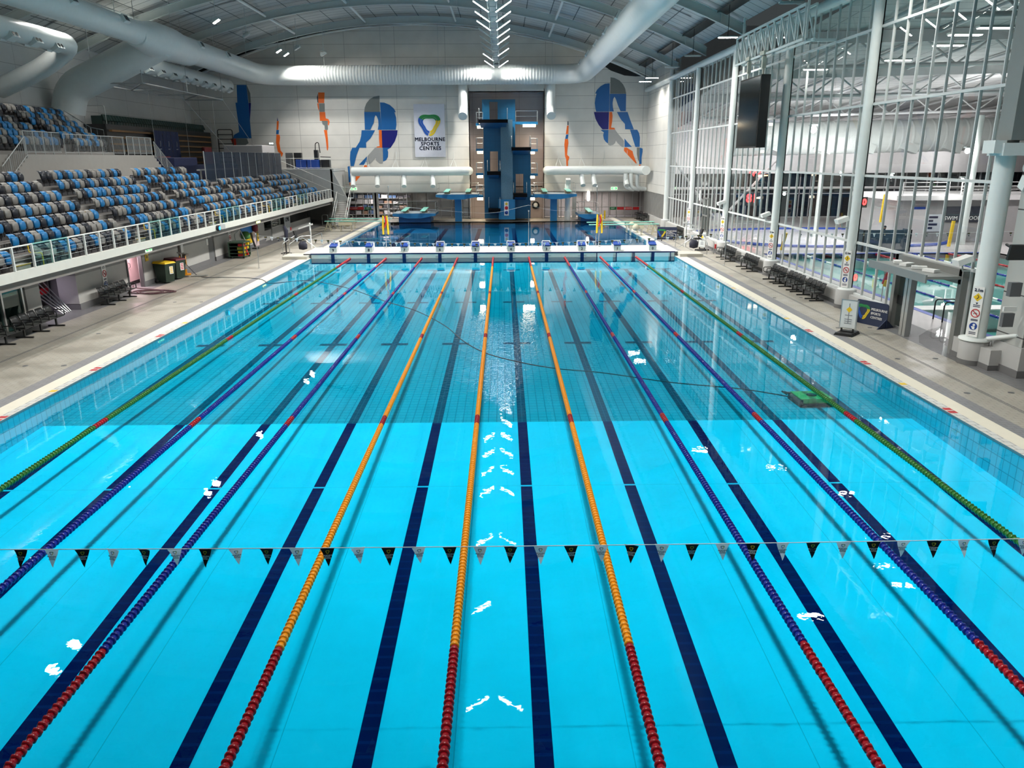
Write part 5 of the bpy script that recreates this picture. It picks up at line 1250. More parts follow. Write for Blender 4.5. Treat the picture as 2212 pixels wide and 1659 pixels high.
# person working behind a dark screen
pq=at(1915,505,'y',52); 
t=thing('pool_desk','dark blue fabric desk screen standing on the hall floor behind the glass','screen',(pq.x,50.9+.6,.05))
b=MB(); b.box(-1.9,1.6,0,.1,0,1.55); b.box(-1.9,-1.8,0,1.2,0,1.55); b.box(1.5,1.6,0,1.2,0,1.55); b.build('panel',mat('screen_fabric',(.02,.04,.06),.8),t)
def person(label,x,y,z,rz=0):
    skin=mat('skin',(.42,.25,.17),.55); cloth=mat('black_clothing',(.012,.014,.018),.8)
    t=thing('person',label,'person',(x,y,z),rz)
    me=bpy.data.meshes.new('body'); 
    V=[(0,0,.92),(0,-.03,1.15),(0,-.08,1.36),(0,-.1,1.46),(0,-.12,1.54),(0,-.14,1.62),   # pelvis..head 0-5
       (.17,-.06,1.36),(.27,-.12,1.12),(.2,-.34,1.05),(.16,-.42,1.04),                  # right arm 6-9
       (-.17,-.06,1.36),(-.28,-.12,1.12),(-.22,-.34,1.05),(-.17,-.42,1.04),
       (.09,0,.86),(.1,.0,.48),(.1,.03,.09),(.1,-.1,.03),(-.09,0,.86),(-.1,0,.48),(-.1,.03,.09),(-.1,-.1,.03)]
    E=[(0,1),(1,2),(2,3),(3,4),(4,5),(2,6),(6,7),(7,8),(8,9),(2,10),(10,11),(11,12),(12,13),(0,14),(14,15),(15,16),(16,17),(0,18),(18,19),(19,20),(20,21)]
    Rr=[.15,.14,.16,.06,.08,.09,.07,.05,.04,.035,.07,.05,.04,.035,.1,.065,.045,.04,.1,.065,.045,.04]
    me.from_pydata(V,E,[]); o=bpy.data.objects.new('body',me); C.objects.link(o); o.parent=t
    sk=o.modifiers.new('skin','SKIN')
    for i,vv in enumerate(me.skin_vertices[0].data if me.skin_vertices else []): vv.radius=(Rr[i],Rr[i])
    if not me.skin_vertices:
        pass
    s2=o.modifiers.new('sub','SUBSURF'); s2.levels=2; s2.render_levels=2
    me.materials.append(cloth)
    b=MB(); b.lathe([(0,-.13),(.05,-.125),(.075,-.07),(.082,0),(.08,.05),(.05,.1),(0,.115)],14,(0,-.15,1.66)); b.obox((0,-.24,1.64),(.02,.03,.04)); 
    for sx in (-.083,.083): b.obox((sx,-.14,1.65),(.015,.03,.05))
    b.build('head',skin,t)
    b=MB()
    for sx in (-.03,.03): b.lathe([(0,-.008),(.01,0),(0,.008)],6,(sx,-.226,1.665))
    b.obox((0,-.222,1.6),(.045,.012,.01)); b.build('face',BLACK,t)
    b=MB(); b.lathe([(.092,-.0),(.095,.04),(.08,.09),(.04,.115),(0,.12)],14,(0,-.145,1.67)); b.obox((0,-.27,1.68),(.13,.12,.015)); b.build('cap',cloth,t)
    for s_,x0 in ((1,.16),(-1,-.17)):
        b=MB(); b.obox((x0,-.46,1.04),(.075,.09,.03))
        for q in range(4): b.tube([(x0-.03+.02*q,-.5,1.045),(x0-.03+.02*q,-.545-.008*(q in (1,2)),1.04),(x0-.03+.02*q,-.57,1.02)],.009,6)
        b.tube([(x0-s_*.035,-.45,1.04),(x0-s_*.06,-.49,1.03),(x0-s_*.06,-.51,1.02)],.01,6); b.build('hand',skin,t)
person('person in black clothing and a cap bending over a desk behind the dark screen',pq.x+.05,52.6,.05)
for i,(px,py,Y,h) in enumerate(((1906,450,58.5,2.2),(2053,505,54,1.9))):
    p_=at(px,py,'y',Y); b=MB(); b.tube([(0,0,-h/2),(.1,0,h/2)],.13,8); o=b.build('rescue_tube',YELLOW); o.location=(p_.x,Y,max(h/2+.1,p_.z)); tag(o,('upright yellow rescue tube on the office corner behind the glass','upright yellow rescue tube by the white hall column behind the glass')[i],'rescue tube')
for i,(px,py) in enumerate(((1690,507),(1912,585))):
    X_=18.6; p_=at(px,py,'x',X_); t=thing('rescue_tube_stand','leaning yellow and red rescue tubes on a stand behind the %s glass bay'%('third' if i==0 else 'nearest'),'rescue stand',(X_,p_.y,.05))
    b=MB(); b.tube([(0,0,0),(0,0,1.9)],.025,6); b.build('pole',STEEL,t)
    b=MB(); b.tube([(0,0,.9),(.1,-.15,1.5),(.15,-.3,2.0)],.09,8); b.build('rescue_tube',YELLOW if i==0 else RED,t)
    if i: 
        b=MB(); b.tube([(.05,-.05,.8),(.08,-.12,1.1)],.1,8); b.build('yellow_tube',YELLOW,t)
# wet trail on the floor through the doorway
PUD=[(2036,640),(2042,660),(2060,690),(2061,712),(2045,728),(2040,745),(2062,762),(2068,782),(2045,772),(2010,757),(1985,740),(1985,725),(2005,712),(2032,705),(2035,692),(2020,676),(1998,662),(1990,650)]
b=MB(); b.add([tuple(at(x,y,'z',.058)) for x,y in PUD],[tuple(range(len(PUD)))]); tag(b.build('puddle',water_mat('puddle_water',(1,1,1),[])),'shiny wet puddle trailing out of the open doorway onto the deck','puddle')
# ladder rails of the teal pool behind the doorway
q=at(2030,650,'z',.05); hrail('pair of bent steel pool ladder rails seen through the open doorway',[[(19.0,26.9,.05),(19.0,26.9,.9),(19.9,26.9,.9),(19.9,26.9,-.4)],[(19.0,27.6,.05),(19.0,27.6,.9),(19.9,27.6,.9),(19.9,27.6,-.4)]],BLACK,'ladder_rail',.03)

# doorway portal near the big column
t=thing('sliding_door_portal','grey steel automatic door portal with a flat canopy in the glass wall','doorway',(XG,23.9,.05))
PG=mat('portal_grey',(.22,.225,.215),.45,.3)
b=MB(); 
for y in (-2.25,2.2): b.box(-.28,.18,y-.12,y+.12,0,2.95)
b.box(-.28,.18,-2.3,2.3,2.45,2.95); b.build('frame',PG,t)
b=MB(); b.box(-1.5,-.25,-2.3,1.9,2.62,2.72); b.box(-1.52,-1.46,-2.32,1.92,2.5,2.78); b.build('canopy',mat('canopy_panel',(.28,.29,.28),.4,.4),t)
for y in (-1.2,-.4,.5,1.2): b=MB(); b.obox((-.75,y,2.78),(.5,.28,.1),RZ(y)); b.build('cable_box',WHITE,t)
b=MB(); 
for y0,y1 in ((.75,.95),(1.0,1.2)): b.box(-.5,-.3,y0-.3,y1-.3,0,2.6)
b.box(-1.5,-.3,.45,.9,0,2.6) if False else None
b.build('steel_post',ALU,t)
b=MB(); b.box(-.12,-.06,.9,2.1,0,.12); b.box(-.12,-.06,.9,2.1,2.35,2.45); b.box(-.12,-.06,.85,.95,0,2.45); b.build('door_leaf',ALU,t)
b=MB(); b.box(-.1,-.09,.95,2.1,.12,2.35); b.build('door_glass',gm,t)
b=MB(); b.box(-.115,-.1,.95,2.1,1.0,1.35); b.build('exit_band',BLACK,t)
o=text('lettering','EXIT',.26,WTILE,Matrix(),t,bold=.006); o.matrix_local=frame((-.12,1.35,1.17),(0,-1,0),(0,0,1))
t=thing('glazed_door','far grey framed glazed door in the glass wall by the flag post','door',(XG,57.05,.05))
b=MB()
for y in (-.82,0,.82): b.box(-.1,.08,y-.05,y+.05,0,3.6)
for z in (0,1.0,2.2,3.5): b.box(-.1,.08,-.85,.85,z,z+.1)
b.build('frame',PG,t)
b=MB(); b.box(-.02,.0,-.82,.82,.1,3.5); b.build('door_glass',gm,t)
# black screen on its truss
t=thing('hanging_screen','large black video screen hung from a white truss before the glass wall','screen',(14.6,41.4,7.2))
b=MB(); b.box(0,.5,-1.9,1.9,0,3.75); b.build('screen_case',BLACK,t)
b=MB(); b.box(-.012,0,-1.82,1.82,.08,3.67); b.build('screen_face',mat('dark_screen_face',(.008,.01,.009),.12),t)
for y in (-1.3,1.3): b=MB(); b.tube([(.25,y,3.75),(.25,y,5.0)],.05,6); b.box(.1,.4,y-.35,y+.35,4.75,4.95); b.box(.15,.35,y-.1,y+.1,4.1,4.7); b.build('hoist',mat('hoist_paint',(.5,.5,.42),.5),t)
t=thing('white_truss','white lattice truss bracket carrying the black screen','truss',(14.85,34.5,12.0))
b=MB(); 
for x in (0,.5): b.bar((x,0,0),(x,11,0),.1,.1); b.bar((x,0,1.5),(x,11,1.5),.1,.1)
b.build('chord',COLM,t)
b=MB(); n=10
for x in (0,.5):
    for i in range(n):
        y0=11*i/n; y1=11*(i+1)/n; b.bar((x,y0,0),(x,y1,1.5) if i%2==0 else (x,y1,1.5),.06,.08); b.bar((x,y0+.05,0),(x,y0+.05,1.5),.06,.08)
    b.bar((x,11,0),(x,11,1.5),.08,.08)
b.build('web',COLM,t)
b=MB()
for y in (.4,10.6): b=MB(); b.bar((.25,y,0),(1.7,y,0),.1,.12); b.bar((.25,y,0),(.25,y,2.6),.1,.1); b.build('bracket',COLM,t)
# scoreboard box on the nearest column
a_=at(2128,88,'y',19.5); c_=at(2128,332,'y',19.5)
t=thing('scoreboard','grey scoreboard with dark number windows on the big near column','scoreboard',(16.45,20.05,at(2172,340,'y',20).z))
hh=a_.z-c_.z
b=MB(); b.box(-.42,1.7,-.36,.36,.5,5.0); b.build('case',mat('scoreboard_grey',(.20,.22,.215),.5),t)
for i in range(6):
    b=MB(); b.box(.1,1.6,-.385,-.36,1.25+.58*i,1.72+.58*i); b.build('number_window',mat('display_dark',(.03,.035,.04),.3),t)
b=MB(); b.box(-.62,1.7,-.4,.4,.05,.42); b.box(-.85,-.5,-.3,.3,.12,.5); b.build('bracket',COLM,t)
b=MB(); b.box(-.02,.26,-.38,-.36,.58,.82); b.build('logo_plate',WTILE,t)
b=MB(); b.tube([(.12,-.375,.9),(.12,-.375,1.15)],.02,5); b.tube([(.02,-.375,1.0),(.24,-.375,1.05)],.015,5); b.build('printed_mark',BLACK,t)
b=MB(); b.lathe([(0,0),(.13,0),(.13,.02),(0,.02)],14,(.62,-.36,.7),RX(PI/2)); b.build('round_mark',BLACK,t)
b=MB(); b.tube(bend([(.2,-.3,-.3),(1.6,-.3,-.35)],.1,2),.14,10); b.obox((.3,-.35,-.75),(.3,.3,.4),RX(.4)); b.build('loudspeaker',COLM,t)
# white lamps bolted on the glass wall columns
for i,(px,py,y) in enumerate(((2130,562,21.2),(1845,475,30.9),(1605,464,41.3),(1560,438,50.9))):
    p_=at(px,py,'y',y); t=thing('wall_uplight','small white floodlight bracket on the glass wall, %s column from the near end'%ORD[i],'lamp',(16.05,y,p_.z),0,'white floodlights on the columns')
    b=MB(); b.obox((0,0,0),(.5,.42,.2),RY(-.35)); b.build('housing',WHITE,t)
    b=MB(); b.tube([(0,0,-.1),(.05,0,-.35),(.3,0,-.35)],.03,6); b.build('bracket',GREYP,t)
# wall mounted things right of the big column
def wallbox(name,label,cat,m_,px,py,w_,h_,d_,X=17.35):
    p_=at(px,py,'x',X); b=MB(); b.box(-d_,0,-w_/2,w_/2,-h_/2,h_/2); o=b.build(name,m_); o.location=(X,p_.y,p_.z); tag(o,label,cat)
    m2=o.modifiers.new('bevel','BEVEL'); m2.width=.02; m2.segments=2; return o
def pierbox(name,label,cat,m_,px,py,w_,h_,d_):
    p_=at(px,py,'y',18.6); b=MB(); b.box(-w_/2,w_/2,-d_,0,-h_/2,h_/2); o=b.build(name,m_); o.location=(p_.x,18.6,p_.z); return tag(o,label,cat)
pierbox('wall_speaker','upper dark grey speaker box on the tiled wall beside the big column','speaker',DKGREY,2187,624,.34,.42,.18)
pierbox('wall_panel','lower dark grey control box on the tiled wall beside the big column','control box',DKGREY,2172,690,.34,.42,.14)
o=pierbox('socket_pair','pair of round wall sockets between the two dark boxes','socket',WHITE,2180,667,.4,.14,.06)
t=thing('wall_monitor','tilted black monitor on the tiled wall above the speaker box','monitor',at(2205,545,'y',17.8))
b=MB(); b.obox((0,0,0),(.7,.08,.45),RX(.2)); b.build('screen',BLACK,t); b=MB(); b.tube([(0,.05,0),(0,.7,.15)],.04,6); b.build('arm',BLACK,t)
a_=at(2128,735,'y',19.0); b=MB(); b.tube([(16.5,19.9,1.0),(17.2,17.6,1.75),(17.25,14,3.0)],.07,8); tag(b.build('hand_rail',COLM,org=(16.9,18.5,1.2)),'thick white sloping rail rising right from the big column foot','rail')
# ---------------------------------------------------------------- beam seating along the walls
BS=mat('black_beam_seat',(.014,.016,.017),.35); BSP=mat('seat_pad',(.05,.055,.05),.4)
sb_=MB(); shell(sb_,[(0,.46),(-.03,.6),(-.07,.74),(-.13,.86)],[.24,.25,.25,.22],.03,0,5,.03); SBK=sb_.mesh('beam_backrest',BS)
sb_=MB(); sb_.box(.0,.46,-.25,.25,.40,.45); sb_.box(.06,.42,-.2,.2,.45,.465,1); SPN=sb_.mesh('beam_pan',[BS,BSP])
sb_=MB(); sb_.tube(bend([(.02,0,.42),(.02,0,.66),(.46,0,.66),(.46,0,.42)],.05,3),.022,6); SAR=sb_.mesh('beam_arm',BS)
sb_=MB(); sb_.bar((.22,0,.04),(.22,0,.38),.06,.07) if False else sb_.box(.19,.25,-.035,.035,.06,.38); sb_.box(-.12,.56,-.035,.035,0,.06); SLG=sb_.mesh('beam_leg',BS)
def bench(label,x,y,n,rz,group='black beam seats along the walls'):
    """n linked seats along local y, facing local +x"""
    t=thing('beam_seating',label,'bench seating',(x,y,.05),rz,group)
    b=MB(); b.box(.18,.26,-.25,.56*n-.31,.34,.40); b.build('beam',BS,t)
    for i in range(n):
        put('backrest',SBK,t,(0,.56*i,0)); put('seat',SPN,t,(0,.56*i,0))
    for i in range(n+1): put('armrest',SAR,t,(0,.56*i-.28,0))
    for i in range(0,n,2): put('leg',SLG,t,(0,.56*i,0))
    if n%2==0: put('leg',SLG,t,(0,.56*(n-1),0))
q0=at(132,720,'z',.05); 
bench('black beam seating at the left edge, in front of the low window',-18.3,21.9,5,0)
bench('black beam seating before the store opening, beside the low window',-18.3,25.3,5,0)
bench('black beam seating between the store opening and the pink doorway',-18.5,32.35,5,0)
for lab,y0,n in (('black beam seating by the glass, second bench beyond the third column',46.6,5),('black beam seating by the glass, first bench beyond the third column',41.9,5),('black beam seating by the glass, far one of the three joined benches',37.2,4),('black beam seating by the glass, middle one of the three joined benches',34.6,4),('black beam seating by the glass, near one of the three joined benches',32.0,4),('black beam seating by the far glazed door behind the navy banner',62.0,5)):
    bench(lab,15.95,y0+.56*(n-1),n,PI)
for i in range(2):
    bench('black beam seating on the back deck by the ribbed wall, %s one'%('near' if i==0 else 'far'),16.1,(79.6,82.6)[i]+1.7,4,PI)

# ---------------------------------------------------------------- signs
def depth_sign(label,o,x,d1,mark='1.9m',name='depth_sign',k=1):
    """tall notice facing out of the wall; o bottom centre, x along the sign's width, d1 outward"""
    x=Vector(x); n=Vector(d1); up=Vector((0,0,1)); t=thing(name,label,'sign',o,0,'tall pool notices'); t.scale=(k,k,k)
    P=lambda u,v,d: x*u+up*v+n*d
    b=MB(); b.prism([(-.2,0),(.2,0),(.2,2.0),(-.2,2.0)],P,0,.02); b.build('board',WTILE,t)
    b=MB(); b.prism([(0,1.42),(.17,1.59),(0,1.76),(-.17,1.59)],P,.02,.026); b.build('warning_mark',YELLOW,t)
    b=MB(); b.tube([P(-.03,1.52,.03),P(.04,1.6,.03),P(-.02,1.68,.03)],.014,5); b.prism([(0,1.3),(-.05,1.38),(.05,1.38)],P,.02,.026)
    for z in (1.2,1.26,.64,.68,.1,.16): b.prism([(-.13,z),(.13,z),(.13,z+.03),(-.13,z+.03)],P,.02,.024)
    b.build('print',INK,t)
    ring=[(.155*math.cos(2*PI*i/20),.95+.155*math.sin(2*PI*i/20)) for i in range(21)]
    b=MB(); b.tube([P(u,v,.025) for u,v in ring[:-1]],.02,5,closed=True); b.tube([P(-.1,1.05,.025),P(.1,.85,.025)],.018,5); b.build('no_diving_mark',RED,t)
    b=MB(); b.tube([P(-.07,.92,.024),P(.02,.97,.024),P(.08,.93,.024)],.013,5); b.build('diver_print',INK,t)
    b=MB(); b.prism([(.15*math.cos(2*PI*i/20),.42+.15*math.sin(2*PI*i/20)) for i in range(20)],P,.02,.026); b.build('notice_mark',BB,t)
    b=MB(); b.prism([(.05*math.cos(2*PI*i/10)+.02,.48+.05*math.sin(2*PI*i/10)) for i in range(10)],P,.026,.03); b.prism([(-.02,.3),(.06,.3),(.06,.42),(-.08,.42)],P,.026,.03); b.build('notice_print',WTILE,t)
    tx=text('number',mark,.16,INK,Matrix(),t,bold=.006); tx.matrix_local=frame(P(0,1.87,.03),x,up)
depth_sign('tall white pool notice on the grey wall behind the second black bench',(XL+.01,33.75,.42),(0,1,0),(1,0,0),'1.9m')
depth_sign('tall white pool notice on the wall near the kickboard display',(XL+.01,51.9,.4),(0,1,0),(1,0,0),'2m')
depth_sign('tall white pool notice by the open doors under the stand, farthest along',(XL-.26,58.3,.35),(0,1,0),(1,0,0),'2m')
for i,y in enumerate(CY[:5]):
    r_=.3 if i==0 else .2; n=Vector((-.8,-.6,0)); x=Vector((.6,-.8,0))
    depth_sign('tall white pool notice on the %s'%('big near column beside the doorway' if i==0 else '%s white column from the near end'%ORD[i]),Vector((16.4,y,1.0))+n*(r_+.0),x,n,'2.1m',k=.82)
def banner_stand(label,x,y,rz,tall=True):
    t=thing('sign_stand',label,'sign stand',(x,y,.05),rz,'free standing poster signs')
    b=MB(); b.prism([(-.36,0),(.36,0),(.3,.1),(-.3,.1)],lambda u,v,d:(u,d,v),-.42,-.02); b.prism([(-.36,0),(.36,0),(.3,.1),(-.3,.1)],lambda u,v,d:(u,d,v),.02,.42); b.box(-.2,.2,-.05,.05,.05,.14); b.build('base',BLACK,t)
    b=MB(); b.box(-.32,.32,-.025,.025,.22,1.36); b.build('frame',ALU,t)
    b=MB(); b.box(-.28,.28,-.035,-.025,.26,1.32); b.build('poster',mat('poster_paper',(.6,.64,.64),.4),t)
    b=MB(); b.obox((0,-.04,.98),(.16,.01,.16),RY(PI/4)); b.build('yellow_diamond',YELLOW,t)
    b=MB(); b.box(-.015,.015,-.04,-.035,.42,1.22)
    for z in (.42,.5,.58,.74): b.box(-.14,.14,-.04,-.035,z,z+.03)
    b.build('print',mat('poster_print',(.2,.22,.24),.5),t)
    b=MB()
    for x_ in (-.22,.22): b.box(x_-.03,x_+.03,-.03,.03,.06,.24)
    b.build('foot',BLACK,t)
q=at(1829,722,'z',.05); banner_stand('white poster sign on a black base standing on the deck left of the doorway',q.x,q.y,-.75)
q=at(1516,541,'z',.05); banner_stand('small looking white poster sign standing by the right flag post',q.x,q.y,-.9)
CHW=mat('chair_white',(.6,.6,.58),.5)
def club_banner(label,x,y,rz,s=1.0):
    t=thing('club_banner',label,'banner',(x,y,.05),rz,'navy club banners')
    NV=mat('banner_navy',(.012,.022,.06),.55); w_,h_=1.55*s,.98*s
    b=MB(); pts=[]
    for cx_,cz_,a0 in ((w_/2-.1,h_-.1,0),(-w_/2+.1,h_-.1,90),(-w_/2+.03,.03,180),(w_/2-.03,.03,270)):
        for k in range(4):
            a=math.radians(a0+30*k); r_=.1 if cz_>.5*h_ else .03; pts.append((cx_+r_*math.cos(a),cz_+r_*math.sin(a)))
    b.prism(pts,lambda u,v,d:(u,d-.12*(v/h_)*0,v),-.015,.015); b.build('cloth',NV,t)
    for x_ in (-w_/2+.05,w_/2-.05):
        b=MB(); b.prism([(0,0),(.0,.35),(-.45,0)],lambda u,v,d:(x_+d,u-.02,v),-.02,.02); b.prism([(0,0),(.0,.35),(.45,0)],lambda u,v,d:(x_+d,u+.02,v),-.02,.02); b.build('wing',NV,t)
    b=MB(); emblem(b,lambda u,v,d:(u-w_*.27,-.018-d,v+h_*.55),h_*.62); b.build('emblem',LOGO,t)
    for k,tx in enumerate(('MELBOURNE','SPORTS','CENTRES')):
        o=text('lettering',tx,.135*s,WTILE,Matrix(),t,bold=.003,align='LEFT'); o.matrix_local=frame((-w_*.02,-.022,h_*(.68-.17*k)),(1,0,0),(0,0,1))
q=at(1885,690,'z',.05); club_banner('navy banner with emblem leaning at the kerb just left of the doorway',15.8,q.y-1.15,-1.15)
q=at(1463,517,'z',.05); club_banner('navy banner with emblem near the far right corner of the bulkhead',q.x-.9,q.y,-.3,1.05)

# ---------------------------------------------------------------- things on the left deck
def bin_(label,x,y,lid,rz,lab2):
    t=thing('wheelie_bin',label,'bin',(x,y,.05),rz,'wheelie bins by the wall'); t.scale=(1.25,1.25,1.15)
    G=mat('bin_green',(.012,.03,.018),.45)
    b=MB(); b.add([(-.24,-.26,.06),(.24,-.26,.06),(.24,.24,.06),(-.24,.24,.06),(-.3,-.36,.95),(.3,-.36,.95),(.3,.34,.95),(-.3,.34,.95)],[(0,1,2,3),(4,5,6,7),(0,1,5,4),(1,2,6,5),(2,3,7,6),(3,0,4,7)]); b.box(-.31,.31,-.37,-.33,.9,.96); b.build('body',G,t)
    b=MB(); b.add([(-.32,-.4,.96),(.32,-.4,.96),(.32,.38,.96),(-.32,.38,.96),(-.27,-.34,1.03),(.27,-.34,1.03),(.27,.36,1.06),(-.27,.36,1.06)],[(0,1,2,3),(4,5,6,7),(0,1,5,4),(1,2,6,5),(2,3,7,6),(3,0,4,7)]); b.build('lid',lid,t)
    b=MB(); b.box(-.05,.16,-.345,-.33,.45,.85); o=b.build('label_plate',WTILE,t)
    b=MB(); 
    for z in (.5,.58,.66,.74): b.box(-.02,.13,-.35,-.345,z,z+.04)
    b.build('label_print',lab2,t)
    b=MB()
    for x_ in (-.26,.26): b.lathe([(.0,-.03),(.1,-.03),(.1,.03),(0,.03)],12,(x_,.26,.1),RY(PI/2))
    b.build('wheel',BLACK,t)
q=at(350,608,'z',.05); bin_('green wheelie bin with a yellow lid by the grey wall',-18.4,39.25,YELLOW,PI/2*.75,YELLOW)
q=at(372,598,'z',.05); bin_('green wheelie bin with a dark red lid by the grey wall',-18.4,40.75,mat('dark_red_lid',(.12,.01,.02),.4),PI/2*.75,RED)
OR=mat('orange_yellow_metal',(.72,.3,.01),.4)
q=at(407,598,'z',.05); t=thing('hose_reel_trolley','orange hose reel trolley standing on the left deck with a trailing hose','trolley',(q.x-.2,q.y,.05),.35)
b=MB(); b.lathe([(.0,-.17),(.3,-.17),(.3,-.15),(.17,-.14),(.17,.14),(.3,.15),(.3,.17),(0,.17)],20,(0,0,.95),RY(PI/2)@RZ(.0)); b.build('reel',OR,t)
b=MB(); b.lathe([(.19,-.13),(.24,-.1),(.24,.1),(.19,.13)],18,(0,0,.95),RY(PI/2)); b.build('hose_coil',BLACK,t)
b=MB()
for y_ in (-.22,.22): b.tube([(-.12,y_,.1),(-.1,y_,.6),(-.05,y_,1.35)],.022,6)
b.tube(bend([(-.05,-.22,1.35),(-.25,-.22,1.45),(-.25,.22,1.45),(-.05,.22,1.35)],.05,3),.022,6); b.build('frame',ALU,t)
b=MB(); b.box(-.25,.35,-.3,.3,.12,.18); b.box(-.1,.15,-.25,.25,.18,.42); b.build('chassis',OR,t)
for y_ in (-.32,.32):
    b=MB(); b.lathe([(0,-.04),(.14,-.04),(.14,.04),(0,.04)],14,(-.15,y_,.14),RX(PI/2)); b.build('wheel',BLACK,t)
b=MB(); b.obox((.8,-.1,.04),(.9,.4,.03),RZ(-.2)); b.build('foot_plate',ALU,t)
def cable(label,pts,m_,r=.018,name='hose',cat='hose'):
    b=MB(); P=[Vector(p) for p in pts]
    Q=[]
    for i in range(len(P)-1):
        p0=P[max(i-1,0)];p1=P[i];p2=P[i+1];p3=P[min(i+2,len(P)-1)]
        for k in range(8):
            u=k/8; Q.append(.5*((2*p1)+(p2-p0)*u+(2*p0-5*p1+4*p2-p3)*u*u+(3*p1-p0-3*p2+p3)*u**3))
    Q.append(P[-1]); b.tube(Q,r,6); return tag(b.build(name,m_,org=P[0]),label,cat)
G_=lambda px,py,z=.07: at(px,py,'z',z)
cable('thin dark hose from the orange reel over the deck and across the pool water',[(q.x,q.y,.75),G_(425,594),G_(442,599),G_(480,599),G_(530,600),G_(562,603),G_(572,607),G_(585,612,.02),G_(660,606,.0),G_(705,612,.0),G_(760,625,.0),G_(830,650,.0),G_(900,672,.0),G_(960,703,.0),G_(1000,736,.0),G_(1050,763,.0),G_(1130,784,-.0),G_(1210,797,-.02),G_(1300,805,-.05),G_(1450,826,-.2),G_(1600,840,-.35),G_(1712,858,-.55)],mat('dark_hose',(.03,.035,.05),.5),.018)
rc_=random.Random(4)
pts=[]
for k in range(30):
    a=k*1.1; c_=G_(325,630); pts.append((c_.x+.1*k*.15+1.15*math.cos(a)*(.5+.5*rc_.random()),c_.y+.75*math.sin(a)*(.4+.6*rc_.random())-.2,.07+.02*(k%3)))
cable('tangled dark red hose heap lying on the deck by the pink doorway',pts+[G_(296,622),G_(288,617)],mat('maroon_hose',(.07,.02,.025),.5),.022)
b=MB(); M=Vector((XL,41.9,.2)); t=thing('drinking_fountain','tall steel drinking fountain on the grey wall behind the hose trolley','fountain',(XL,yl(396,600),.1))
b=MB(); b.box(0,.1,-.28,.28,.2,2.0); b.box(0,.42,-.25,.25,.95,1.1); b.box(0,.25,-.2,.2,.3,.95); b.build('body',mat('brushed_brown_steel',(.25,.22,.2),.4,.6),t)
b=MB(); b.box(.1,.16,-.2,.15,1.2,1.8); b.build('panel',STEEL,t)
qq=at(495,556,'z',.05); t=thing('equipment_trolley','dark green shelf trolley piled with kickboards by the grey wall','trolley',(-18.0,qq.y,.05))
DGN=mat('trolley_green',(.04,.075,.05),.5)
b=MB(); b.box(-.55,.55,-.7,.7,1.05,1.12); b.box(-.55,.55,.68,.72,.1,1.1); b.box(-.55,-.47,-.72,-.66,.1,1.1); b.box(.47,.55,-.72,-.66,.1,1.1); b.box(-.55,-.5,-.7,.7,.1,1.1); b.box(-.55,.55,-.7,.7,.1,.14); b.build('cabinet',DGN,t)
for k in range(3):
    b=MB(); b.box(-.5,.55,-.68,.68,.33+.24*k,.36+.24*k); b.build('shelf',DGN,t)
b=MB()
for x_ in (-.45,.45):
    for y_ in (-.6,.6): b.lathe([(0,-.03),(.07,-.03),(.07,.03),(0,.03)],10,(x_,y_,.03),RX(PI/2))
b.build('castor',BLACK,t)
rk=random.Random(9); KB=[YELLOW,mat('olive_board',(.25,.27,.03),.5),BLACK,RED]
for k in range(4):
    for i in range(5):
        b=MB(); b.box(-.2,.2,-.1,.1,0,.16); o=b.build('kickboard',KB[rk.randrange(4)]); o.location=(-17.75+rk.uniform(-.1,.1),qq.y-.52+.26*i,.19+.2*k+.0); o.location.z=(.19,.41,.65,.89)[k]; tag(o,'swim aid packed on the shelves of the dark green trolley','swim aid','swim aids on the green trolley')
t=thing('a_frame_rail','bent grey steel frame leaning by the wall behind the green trolley','frame',(-18.3,qq.y+1.6,.05))
b=MB(); b.tube(bend([(0,-.9,0),(-.3,-.6,1.5),(-.3,.7,1.75),(.2,1.2,0)],.2,4),.035,6); b.tube([(-.2,-.7,.9),(-.05,.95,.9)],.025,6); b.build('tube',RM,t)
yb0,yb1=yl(523,540),yl(546,525); 
t=thing('swim_aid_board','blue and yellow swim aid display board hung on the grey wall','board',(XL+.03,(yb0+yb1)/2,.5)); hw=(yb1-yb0)/2
b=MB(); b.box(0,.05,-hw,hw,.75,1.5); b.build('blue_panel',mat('bright_blue_panel',(.008,.18,.55),.5),t)
b=MB(); b.box(0,.05,-hw,hw,1.5,1.85); b.build('header',mat('board_header',(.03,.035,.06),.5),t)
b=MB(); b.box(.05,.055,-hw*.8,.2,1.62,1.7); b.box(.05,.055,.3,hw*.8,1.62,1.76); b.build('header_print',WTILE,t)
b=MB(); b.box(0,.06,-hw*.6,hw*.9,0,.75); b.build('yellow_panel',YELLOW,t)
b=MB(); b.lathe([(0,-.3),(.3,-.2),(.36,.1),(.2,.3),(0,.34)],12,(.25,-hw*.8,.7)); b.build('green_bag',mat('green_mesh_bag',(.06,.2,.05),.7),t)
b=MB(); b.lathe([(0,-.35),(.22,-.25),(.25,.15),(.1,.35),(0,.36)],12,(.25,hw*1.0,1.1)); b.build('red_bag',mat('maroon_bag',(.16,.012,.03),.6),t)
b=MB(); b.tube([(.2,hw*.3,.8),(.25,hw*.35,.3),(.4,hw*.4,-.3)],.08,8); b.box(.2,.6,hw*.25,hw*.6,-.45,-.35); b.build('hanging_fin',BLACK,t)
t=thing('deck_camera_light','glowing blue lamp head fixed on the stand front above the side door','lamp',(XF+.02,at(468,493,'x',XF).y,2.66))
b=MB(); b.lathe([(.0,0),(.17,0),(.19,.1),(.16,.16)],14,(0,0,0),RY(PI/2)); b.build('case',BLACK,t)
b=MB(); b.lathe([(0,.165),(.11,.165),(.11,.18),(0,.18)],14,(0,0,0),RY(PI/2)); b.build('lens',em('blue_glow',(.01,.25,1),5),t)
